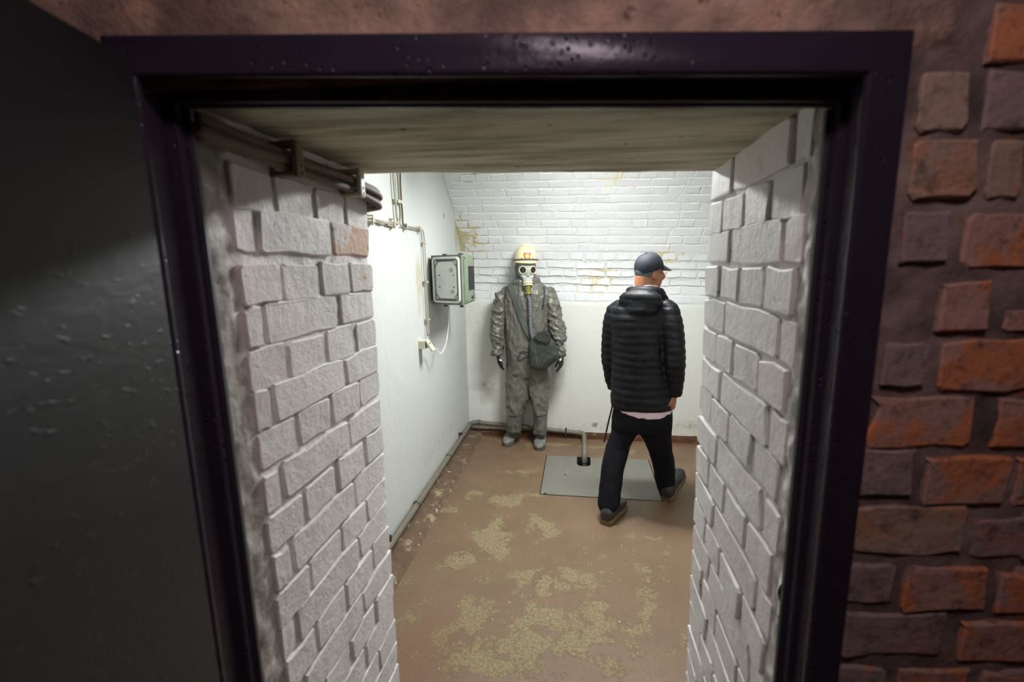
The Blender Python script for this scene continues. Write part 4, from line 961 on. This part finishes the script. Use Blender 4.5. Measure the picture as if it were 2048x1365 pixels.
    # body: one continuous mesh under the clothes
    Hc = on_y(1297.5, 546, Y0); fd = _n([0.86, 0.51, -0.06]); up = _n(np.array([0.06, 0, 1])); sd = _n(np.cross(fd, up)); up = np.cross(sd, fd)
    bb = MB()
    ellip(bb, Hc-fd*0.004+up*0.022, fd*0.082, sd*0.067, up*0.088)
    ellip(bb, Hc+fd*0.030-up*0.040, fd*0.062, sd*0.060, up*0.078)
    ellip(bb, Hc+fd*0.066-up*0.093, fd*0.027, sd*0.026, up*0.024)
    bb.tube([Hc+fd*0.084+up*0.012, Hc+fd*0.100-up*0.016, Hc+fd*0.104-up*0.030, Hc+fd*0.086-up*0.040], [0.009, 0.0125, 0.0155, 0.010], 10)
    bb.tube([Hc+fd*0.083-up*0.058-sd*0.02, Hc+fd*0.092-up*0.060, Hc+fd*0.083-up*0.058+sd*0.02], [0.008, 0.011, 0.008], 8)
    bb.tube([Hc+fd*0.082+up*0.026-sd*0.045, Hc+fd*0.092+up*0.028, Hc+fd*0.082+up*0.026+sd*0.045], [0.010, 0.012, 0.010], 8)
    for s_ in (1, -1):
        e_ = Hc+sd*0.066*s_-fd*0.004-up*0.010
        ellip(bb, e_, (fd*0.022+up*0.005), sd*0.0105+fd*-0.006, up*0.034-fd*0.007, 10)
        ellip(bb, Hc+fd*0.062+sd*0.042*s_-up*0.018, fd*0.03, sd*0.022, up*0.024, 10)
    bb.tube([Hc-fd*0.030-up*0.02, Hc-fd*0.030-up*0.085, nk-np.array([0, 0, 0.07])], [0.058, 0.056, 0.064], 20)
    sil(bb, [(815,1245,1328,Y0,.11),(700,1240,1325,Y0,.11),(640,1235,1332,Y0,.10),(612,1242,1326,Y0,.08),(596,1268,1310,Y0,.055)])
    bb.tube(aL, [0.034, 0.050, 0.046, 0.042, 0.040, 0.036, 0.030], 14); bb.tube(aR, [0.034, 0.050, 0.046, 0.042, 0.040, 0.036, 0.030], 14)
    wl_ = aL[-1]+np.array([0, 0.0, -0.025]); wr_2 = aR[-1]+np.array([-0.006, 0, -0.018])
    hand(bb, wl_, (0.0, 0.15, -1), (1, 0, 0), 1, 0.35, 0.98); hand(bb, wr_2, (-0.10, 0.12, -1), (-0.75, 0.65, 0), -1, 0.62, 0.95)
    bb.tube([on_y(1262, 815, Y0), on_y(1240, 900, 2.92), on_y(1220, 1000, 2.81), on_z(1218, 1030, 0.07)], [0.085, 0.060, 0.040, 0.024], 16)
    bb.tube([on_y(1312, 815, Y0), on_y(1322, 900, 3.03), on_y(1332, 975, 3.12), hR+dR*0.08+np.array([0, 0, 0.075])], [0.085, 0.060, 0.040, 0.022], 16)
    me = fuse(bb, 0.0048, 3); me.name = 'body'; link('body', me, 'skin', pr, True)
    for s_ in (1, -1):
        eb = ellip(MB(), Hc+fd*0.078+sd*0.031*s_+up*0.004, fd*0.012, sd*0.012, up*0.011, 8); eb.build('eye', 'eye_white', pr, smooth=True)
    # hair below the cap, cap with peak
    hbm = MB(); hcen = Hc-fd*0.010+up*0.018
    ellip(hbm, hcen, fd*0.085, sd*0.073, up*0.090)
    me = fuse(hbm, 0.006, 1); c = coords(me); rel = c-hcen; f_ = rel@fd; u_ = rel@up; s2 = rel@sd
    # cut the face side and everything under the hairline
    bm = bmesh.new(); bm.from_mesh(me); bm.verts.ensure_lookup_table()
    kill = [v for v in bm.verts if (u_[v.index]-0.36*f_[v.index] > 0.035) or (f_[v.index] > 0.018 and u_[v.index] < 0.035) or f_[v.index] > 0.07 or (u_[v.index] < -0.082-0.25*f_[v.index]) or (f_[v.index] > -0.020 and u_[v.index] < -0.030)]
    bmesh.ops.delete(bm, geom=kill, context='VERTS'); bm.to_mesh(me); bm.free(); me.name = 'hair'
    o = link('hair', me, 'hair_grey', pr, True); so = o.modifiers.new('thick', 'SOLIDIFY'); so.thickness = 0.008; so.offset = -1
    cc_ = Hc-fd*0.002+up*0.040; kf = _n(fd*1.0+up*0.36); ku = _n(np.cross(sd, kf))
    rings = []
    for i in range(15):
        t = math.radians(-4+94*i/14); rr = max(math.cos(t), 0.01)**0.72
        rings.append(oval(cc_+ku*(0.098*math.sin(t)-0.014)-kf*0.004, kf*0.0935*rr, sd*0.0785*rr, 40, 2.1))
    cm = MB().loft(rings); cap = cm.build('cap', 'cap_navy', pr, smooth=50)
    MB().lathe([(0.008, 0), (0.007, 0.004), (0.002, 0.006)], cc_+ku*0.0835-kf*0.004, ku, 12).build('button', 'cap_navy', cap, smooth=True)
    vt, vb = [], []; pk = MB(); pts = []
    for i in range(17):
        a = math.radians(-68+136*i/16); inner = cc_+kf*0.084*math.cos(a)+sd*0.073*math.sin(a)-ku*0.014
        ext = 0.086*max(0.0, math.cos(a*1.18)); outer = inner+_n(fd-up*0.34)*ext-ku*(0.012*abs(math.sin(a)))
        pts.append((inner, outer))
    pk.loft([[i_ for i_, o in pts]+[i_-ku*0.005 for i_, o in pts[::-1]], [(i_+o)/2+ku*0.004 for i_, o in pts]+[(i_+o)/2-ku*0.001 for i_, o in pts[::-1]], [o for i_, o in pts]+[o-ku*0.004 for i_, o in pts[::-1]]])
    pk.build('peak', 'cap_navy', cap, smooth=50)
    bk = MB(); w0, w1 = [], []
    for i in range(15):
        a = math.radians(130+100*i/14); q = cc_+kf*0.0905*math.cos(a)+sd*0.0775*math.sin(a); w0.append(q-ku*0.016); w1.append(q+ku*0.002)
    bk.loft([w0+[p-kf*-0.003 for p in w0[::-1]], w1+[p-kf*-0.003 for p in w1[::-1]]]); bk.build('strap', 'cap_navy', cap)
    # thin strap swinging at his left side
    st = MB(); path = smooth_path([on_y(1226, 792, 2.98), on_y(1224, 815, 2.99), on_y(1218, 840, 3.0), on_y(1213, 862, 3.0), on_y(1208, 885, 3.0)], 5)
    st.loft([[p+np.array([-0.006, 0, 0]), p+np.array([0, -0.003, 0]), p+np.array([0.006, 0, 0]), p+np.array([0, 0.003, 0])] for p in path]); st.build('hanging_strap', 'suit_strap', pr)
    return pr
person = make_person()

# ------------------------------------------------------------------ the mannequin in a protective suit
def drape(mb, bvh, pts, width, off=0.003, thick=0.004, k=6, sm=2):
    path = [p[:2] for p in smooth_path([np.array([p[0], p[1], 0.0]) for p in pts], k)]
    hits = []
    for px, py in path:
        r = ray(px, py); h = bvh.ray_cast(Vector(CAM), Vector(r))
        if h[0] is None: hits.append(None); continue
        hits.append((np.array(h[0]), np.array(h[1])))
    good = [h for h in hits if h is not None]
    H = np.array([h[0] for h in good]); Nn = np.array([h[1] for h in good])
    for _ in range(sm):
        H[1:-1] = (H[:-2]+2*H[1:-1]+H[2:])/4; Nn[1:-1] = (Nn[:-2]+2*Nn[1:-1]+Nn[2:])/4
    rings = []
    for i in range(len(H)):
        n_ = _n(Nn[i]); t_2 = _n(H[min(i+1, len(H)-1)]-H[max(i-1, 0)]); s_ = _n(np.cross(t_2, n_)); w_ = width*0.5
        rings.append([H[i]+n_*off-s_*w_, H[i]+n_*(off+thick)-s_*w_*0.9, H[i]+n_*(off+thick)+s_*w_*0.9, H[i]+n_*off+s_*w_])
    mb.loft(rings); return H, Nn

def make_mannequin():
    YM = 4.03
    base = on_z(1050, 885, 0)
    mq = thing('mannequin', 'mannequin in an olive rubber protective suit with gas mask and helmet', 'mannequin', (base[0], base[1], 0))
    sb = MB()
    sil(sb, [(562,1040,1076,YM-.01,.070),(569,1028,1083,YM,.085),(576,1012,1093,YM,.100),(586,1003,1101,YM,.115),(600,1003,1101,YM,.122),(630,1009,1098,YM,.125),(660,1012,1097,YM,.125),(700,1013,1097,YM,.128),(740,1013,1096,YM,.120),(752,1016,1094,YM,.10)])
    sil(sb, [(735,1013,1064,YM,.105),(770,1014,1061,YM-.005,.098),(795,1015,1057,YM-.01,.092),(815,1016,1049,YM-.02,.085),(835,1016,1044,YM-.03,.078),(852,1016,1041,YM-.04,.070),(862,1017,1040,YM-.045,.064)])
    sil(sb, [(735,1054,1097,YM,.105),(770,1058,1096,YM-.005,.098),(795,1062,1095,YM-.02,.090),(815,1068,1094,YM-.03,.082),(835,1070,1093,YM-.045,.074),(855,1070,1092,YM-.06,.066),(866,1069,1091,YM-.065,.060)])
    def arm(rows):
        sil(sb, rows, p=2.1)
    arm([(578,1003,1022,YM,.05),(590,993,1016,YM,.075),(615,987,1013,YM-.01,.078),(640,983.5,1010,YM-.02,.078),(660,981.5,1008,YM-.03,.074),(678,981,1007,YM-.04,.068),(690,986,1007,YM-.05,.056),(694,988,1006,YM-.05,.050),(700,985,1006,YM-.052,.056),(708,983.5,1006,YM-.055,.056)])
    arm([(578,1084,1103,YM,.05),(590,1092,1112,YM,.075),(610,1095,1118,YM-.01,.078),(630,1096.5,1122,YM-.02,.078),(650,1099,1127,YM-.03,.076),(670,1103,1131,YM-.04,.070),(686,1107,1130,YM-.05,.058),(693,1110,1129,YM-.05,.052),(700,1111,1131,YM-.052,.056),(710,1112,1132,YM-.055,.054)])
    # collar standing away from the neck
    nk = on_y(1052, 566, YM-0.01)
    for r0, zz in ((0.098, -0.005),):
        sb.loft([oval(nk+np.array([0, 0, q]), np.array([r, 0, 0.01]), np.array([0, r*0.86, 0]), 28) for q, r in ((-0.06, 0.120), (-0.02, 0.112), (0.012, 0.118), (0.030, 0.112), (0.026, 0.095))])
    me = fuse(sb, 0.0065, 4); me.name = 'suit'
    zsh, zcr = on_y(1050, 580, YM)[2], on_y(1050, 745, YM)[2]
    xm = on_y(1052, 650, YM)[0]
    def folds(c, n):
        x, z = c[:, 0]-xm, c[:, 2]
        arm_ = np.clip((np.abs(x)-0.175)/0.03, 0, 1); leg = np.clip((zcr-z)/0.2, 0, 1)
        d = (1-arm_)*(0.015*ridge(c*np.array([9, 5, 2.0])+4, 2)+0.011*ridge(c*np.array([13, 9, 8]), 2))
        d += arm_*(0.026*ridge(c*np.array([6, 6, 9.5])+np.stack([0*z, 0*z, x*6], 1)+1.7, 2)+0.010*ridge(c*15, 2))
        d += leg*0.009*ridge(c*np.array([20, 14, 7])+8, 2)
        d += np.exp(-((z-zsh+0.10)/0.10)**2)*0.006*ridge(c*np.array([14, 10, 12]), 2)*(x > 0)
        d += 0.006*np.maximum(ridge(c*np.array([22, 18, 16])+3, 1), 0)**3*(0.4+arm_)
        return d-0.007-0.009*arm_
    displace(me, folds)
    suit = link('suit', me, 'suit_rubber', mq, True)
    bvh = BVHTree.FromPolygons([v.co for v in me.vertices], [p.vertices for p in me.polygons])
    def strip(name, pts, w_, mat='suit_strap', off=0.001, th=0.003):
        mb = MB(); drape(mb, bvh, pts, w_, off, th); return mb.build(name, mat, suit)
    strip('shoulder_strip', [(1012,575),(1012,585),(1011,598)], 0.022); strip('shoulder_strip', [(1087,574),(1089,586),(1087,604),(1085,620)], 0.020)
    strip('front_seam', [(1036,590),(1035,640),(1034,690),(1034,735)], 0.006, 'suit_rubber', 0.001, 0.004); strip('front_seam', [(1066,594),(1065,610),(1064,622)], 0.020, 'suit_rubber', 0.002, 0.004)
    strip('crotch_strap', [(1056,707),(1046,704),(1039,709),(1037,722),(1046,718),(1056,713)], 0.018)
    strip('wrist_strap', [(988,694),(997,696),(1006,694)], 0.022, 'suit_rubber', 0.001, 0.004); strip('wrist_strap', [(1111,693),(1120,696),(1130,694)], 0.022, 'suit_rubber', 0.001, 0.004)
    strip('leg_patch', [(1017,832),(1027,834),(1040,832)], 0.014); strip('leg_patch', [(1072,834),(1082,833),(1092,831)], 0.012)
    p = on_y(1054, 710, YM-0.135); MB().tube([p+np.array([0.012*math.cos(a), -0.004, 0.012*math.sin(a)]) for a in np.linspace(0, 2*math.pi, 20)], 0.0025, 6).build('ring', 'steel', suit, smooth=True)
    # boots
    for heel_px, toe_px, ank in (((1036, 872), (1006, 899), (1028, 862)), ((1084, 878), (1077.5, 906), (1080, 866))):
        heel, toe = on_z(*heel_px, 0.0), on_z(*toe_px, 0.0); d = _n(toe-heel); toe = heel+d*min(np.linalg.norm(toe-heel), 0.30) if np.linalg.norm(toe-heel) > 0.27 else heel+d*0.28
        o, (d, side, up, L, ac) = shoe(mq, heel, toe, 0.052, 0.092, 'boot_rubber', 'boot_sole', 0.16, 'boot')
        displace(o.data, lambda c, n: 0.006*ridge(c*np.array([26, 26, 16]), 2)+0.002)
        bvb = BVHTree.FromPolygons([v.co for v in o.data.vertices], [q.vertices for q in o.data.polygons])
        for s1, s2 in ((-1, 1), (1, -1)):
            pts = []
            for q in np.linspace(0, 1, 12):
                a0 = ac+d*0.075+up*(0.10-0.055*q)+d*0.055*q+side*(s1+(s2-s1)*q)*0.045
                h = bvb.find_nearest(Vector(a0)); pts.append(np.array(h[0])+np.array(h[1])*0.003)
            MB().tube(pts, 0.006, 8).build('lace', 'boot_rubber', o, smooth=True)
        pts = [ac+d*0.062*math.cos(a)+side*0.052*math.sin(a)+up*0.115 for a in np.linspace(0, 2*math.pi, 26)]
        pts = [np.array(bvb.find_nearest(Vector(q))[0])+(_n(q-ac)*0.002) for q in pts]
        MB().tube(pts, 0.007, 8).build('ankle_strap', 'boot_rubber', o, smooth=True)
    # gloved hands
    for px, py, d, pn, sg, lab in ((996, 708, (0.10, -0.10, -1), (1, 0.2, 0), 1, 'l'), (1123, 711, (-0.04, -0.10, -1), (-1, 0.3, 0), -1, 'r')):
        w_ = on_y(px, py, YM-0.055); gm = MB(); hand(gm, w_, d, pn, sg, 0.22, 1.0, 0.75)
        me = fuse(gm, 0.0042, 3); me.name = 'glove'; g_ = link('glove', me, 'glove_black', mq, True)
        bvg = BVHTree.FromPolygons([v.co for v in me.vertices], [q.vertices for q in me.polygons]); mb = MB()
        drape(mb, bvg, ((1006,710),(1003.5,716),(1000.5,722)) if lab == 'l' else ((1121,711),(1121.5,716),(1120.5,722)), 0.022, 0.001, 0.002); mb.build('white_strip', 'glove_white', g_)
    # hood and mask
    Hc = on_y(1051, 541, YM-0.02); fd = _n([0.30, -0.95, -0.06]); up = _n([0.02, 0, 1]); sd = _n(np.cross(fd, up)); up = np.cross(sd, fd)     # sd: his right hand side is -x
    hd = MB(); ellip(hd, Hc+up*0.012-fd*0.014, fd*0.102, sd*0.090, up*0.125)
    hd.loft([oval(Hc-up*q-fd*0.012, sd*r, fd*r*1.05, 28) for q, r in ((0.04, 0.088), (0.09, 0.080), (0.14, 0.095), (0.17, 0.115))])
    me = fuse(hd, 0.007, 4); displace(me, lambda c, n: 0.006*ridge(c*np.array([14, 14, 8]), 2)); me.name = 'hood'; link('hood', me, 'hood_rubber', mq, True)
    mk = MB(); fc = Hc+fd*0.052-up*0.002
    ellip(mk, fc+up*0.012, fd*0.070, sd*0.076, up*0.088); ellip(mk, fc-up*0.030+fd*0.008, fd*0.062, sd*0.060, up*0.062)
    sn = fc-up*0.050+fd*0.030; sv = _n(fd*0.55-up*0.85)
    mk.loft([oval(sn+sv*q, sd*a, np.cross(sd, sv)*b_, 24) for q, a, b_ in ((-0.02, 0.050, 0.040), (0.02, 0.045, 0.036), (0.045, 0.041, 0.036), (0.058, 0.042, 0.040))])
    mk.tube([fc+up*0.05+fd*0.055, fc+up*0.01+fd*0.068, fc-up*0.03+fd*0.068, sn+sv*0.03+np.cross(sd, sv)*-0.03], [0.012, 0.014, 0.018, 0.016], 10)
    for s_ in (1, -1): mk.tube([fc+sd*0.05*s_+fd*0.035-up*0.035, fc+sd*0.034*s_+fd*0.056-up*0.050, sn+sv*0.04+sd*0.03*s_], [0.014, 0.016, 0.012], 10)
    me = fuse(mk, 0.005, 4); me.name = 'gas_mask'; gmk = link('gas_mask', me, 'mask_rubber', mq, True)
    for s_ in (1, -1):
        ax = _n(fd+sd*0.42*s_+up*0.05); c = fc+sd*0.040*s_+up*0.012+fd*0.050
        MB().lathe([(0.0350, -0.012), (0.0372, 0.006), (0.0360, 0.012), (0.0318, 0.015), (0.0275, 0.014), (0.0265, 0.008)], c, ax, 28).build('eyepiece', 'mask_ring', gmk, smooth=40)
        MB().lathe([(0.0272, 0.0085), (0.024, 0.0105), (0.012, 0.012), (0.001, 0.0125)], c, ax, 24).build('lens', 'lens_glass', gmk, smooth=True)
    vo = sn+sv*0.056; vd = _n(sv*0.35+np.array([0.02, -0.05, -0.9]))
    MB().lathe([(0.040, -0.010), (0.0425, 0.0), (0.0425, 0.006), (0.0405, 0.008), (0.0405, 0.012), (0.043, 0.014), (0.043, 0.024), (0.036, 0.028)], vo, vd, 30).build('valve_collar', 'mask_ring', gmk, smooth=30)
    b = MB()
    for q in range(26):
        a = 2*math.pi*q/26; e1 = _n(np.cross(vd, [1, 0, 0])); e2 = np.cross(vd, e1); c = vo+vd*0.009+(e1*math.cos(a)+e2*math.sin(a))*0.0415
        b.box((-0.0014, -0.0014, -0.005), (0.0014, 0.0014, 0.005), Matrix.Translation(c))
    b.build('knurling', 'helmet_band', gmk)
    MB().lathe([(0.026, 0.0), (0.027, 0.03), (0.025, 0.034), (0.025, 0.062), (0.029, 0.064), (0.029, 0.074), (0.02, 0.076)], vo+vd*0.024, vd, 24).build('connector', 'mask_tin', gmk, smooth=30)
    hs_ = vo+vd*0.098
    hp = smooth_path([hs_-vd*0.01, hs_+vd*0.02, on_y(1059.5, 605, YM-0.160), on_y(1060.5, 635, YM-0.165), on_y(1062, 660, YM-0.170), on_y(1066, 679, YM-0.170), on_y(1070, 688, YM-0.165)], 40)
    # resample evenly and corrugate
    seg = np.array(hp); L = np.concatenate([[0], np.cumsum(np.linalg.norm(np.diff(seg, axis=0), axis=1))]); nk_ = 34*4
    u = np.linspace(0, L[-1], nk_); seg = np.stack([np.interp(u, L, seg[:, k]) for k in range(3)], 1)
    MB().tube(list(seg), [0.0185 if (i % 4) in (1, 2) else 0.0145 for i in range(nk_)], 14).build('hose', 'mask_hose', gmk, smooth=50)
    # helmet
    hcn = Hc+up*0.092-fd*0.006; hu = _n(up+fd*-0.04); hf = np.cross(hu, sd); hf = hf if hf@fd > 0 else -hf
    rings = []
    for i in range(17):
        t = math.radians(-8+98*i/16); rr = max(math.cos(t), 0.012)**0.80 if t > 0 else 1.0+0.02
        rings.append(oval(hcn+hu*(0.128*math.sin(max(t, 0))+(0.012*t/0.14 if t < 0 else 0)), hf*0.122*rr, sd*0.099*rr, 44, 2.1))
    sh = MB().loft(rings).build('helmet', 'helmet_cream', mq, smooth=60)
    pts = []
    for i in range(21):
        a = math.radians(-100+200*i/20); inner = hcn+hf*0.120*math.cos(a)+sd*0.097*math.sin(a)-hu*0.010
        e_ = 0.030*max(0, math.cos(a*0.88)); pts.append((inner, inner+_n(hf*math.cos(a)+sd*math.sin(a))*e_-hu*(0.016*e_/0.03)))
    pk = MB(); pk.loft([[i_ for i_, o in pts]+[i_-hu*0.006 for i_, o in pts[::-1]], [o for i_, o in pts]+[o-hu*0.006 for i_, o in pts[::-1]]]); pk.build('peak', 'helmet_cream', sh, smooth=50)
    MB().tube([hcn+hf*0.124*math.cos(a)+sd*0.101*math.sin(a)-hu*(0.003-0.004*math.cos(a)) for a in np.radians(np.linspace(-105, 105, 40))], 0.0075, 8).build('band', 'helmet_band', sh, smooth=True)
    bvh2 = BVHTree.FromPolygons([v.co for v in sh.data.vertices], [q.vertices for q in sh.data.polygons])
    def on_helmet(px, py):
        h = bvh2.ray_cast(Vector(CAM), Vector(ray(px, py))); return np.array(h[0]), np.array(h[1])
    for px, py in ((1043.5, 517), (1066, 517)):
        p, n_ = on_helmet(px, py); MB().lathe([(0.006, -0.002), (0.006, 0.002), (0.003, 0.004)], p, n_, 12).build('rivet', 'mask_tin', sh, smooth=40)
    p, n_ = on_helmet(1054.5, 512); e1 = _n(np.cross([0, 0, 1], n_)); e2 = np.cross(n_, e1)
    mm = Matrix(np.stack([e1, e2, n_], 1).tolist()).to_4x4(); mm.translation = Vector(p)
    bd = MB().prism([(-0.028, 0.028), (-0.030, 0.006), (-0.024, -0.022), (0.0, -0.031), (0.024, -0.022), (0.030, 0.006), (0.028, 0.028), (0.010, 0.024), (-0.010, 0.024)], -0.008, 0.0025, lambda u, v, h: tuple(mm @ Vector((u, v, h)))).build('badge', 'badge_red', sh)
    MB().lathe([(0.021, 0.0), (0.020, 0.0022), (0.001, 0.0026)], p+n_*0.002-e2*0.002, n_, 20).build('emblem_disc', 'badge_orange', bd, smooth=40)
    fl = [(-0.010, -0.012), (0.010, -0.012), (0.013, -0.002), (0.007, 0.004), (0.008, 0.013), (0.0, 0.006), (-0.004, 0.016), (-0.007, 0.004), (-0.013, 0.0)]
    MB().prism(fl, 0.0045, 0.006, lambda u, v, h: tuple(mm @ Vector((u, v-0.002, h)))).build('flame', 'badge_yellow', bd)
    for q in range(8):
        a = 2*math.pi*q/8+0.2; c = p+n_*0.0035+(e1*math.cos(a)+e2*math.sin(a))*0.0245
        MB().lathe([(0.003, -0.002), (0.002, 0.001)], c, n_, 6).build('speck', 'glove_white', bd)
    # shoulder bag, a thing of its own hanging from its strap
    bz = on_y(1085, 742, YM-0.17)
    bag = thing('shoulder_bag', 'dark green shoulder bag hanging at the hip of the suited mannequin', 'bag', bz)
    Yb = YM-0.170
    poly = [(1061,684),(1068,676),(1092,670),(1108,684),(1113,700),(1116,716),(1098,732),(1082,741),(1068,738),(1062,734),(1059,700)]
    front = [on_y(px, py, Yb-0.035) for px, py in poly]; back = [on_y(px, py, Yb+0.045) for px, py in poly]
    cen = sum(front)/len(front)
    bgm = MB().loft([[cen+(q-cen)*0.72+np.array([0, -0.012, 0]) for q in front], front, [(a+b_)/2+(((a+b_)/2)-cen-np.array([0, 0.04, 0]))*0.03 for a, b_ in zip(front, back)], back])
    me = fuse(bgm, 0.006, 6); displace(me, lambda c, n: 0.009*ridge(c*np.array([9, 9, 6])+3, 2)); me.name = 'bag_body'; bo = link('bag_body', me, 'bag_canvas', bag, True)
    bvb = BVHTree.FromPolygons([v.co for v in me.vertices], [q.vertices for q in me.polygons])
    fp = [(1067,674),(1080,664),(1092,659),(1098,668),(1101,680),(1094,690),(1086,686),(1076,682)]
    ff = [on_y(px, py, Yb-0.070-0.010*math.sin(i)) for i, (px, py) in enumerate(fp)]
    fm = MB().loft([[q+np.array([0, 0.012, 0]) for q in ff], ff]); me = fuse(fm, 0.005, 2); displace(me, lambda c, n: 0.006*ridge(c*np.array([14, 14, 10]), 2)); me.name = 'flap'; link('flap', me, 'bag_canvas', bag, True)
    mb = MB(); drape(mb, bvb, [(1071,690),(1072,710),(1074,728),(1076,739)], 0.006, 0.001, 0.003); mb.build('seam', 'bag_strap', bo)
    allv = [v.co for v in suit.data.vertices]; mb = MB()
    drape(mb, bvh, [(1021,568),(1024,580),(1031,600),(1039,622),(1047,644),(1055,663),(1062,676),(1067,684)], 0.050, 0.012, 0.005, 6, 6); mb.build('strap', 'bag_strap', bag, smooth=40)
    return mq
mannequin = make_mannequin()
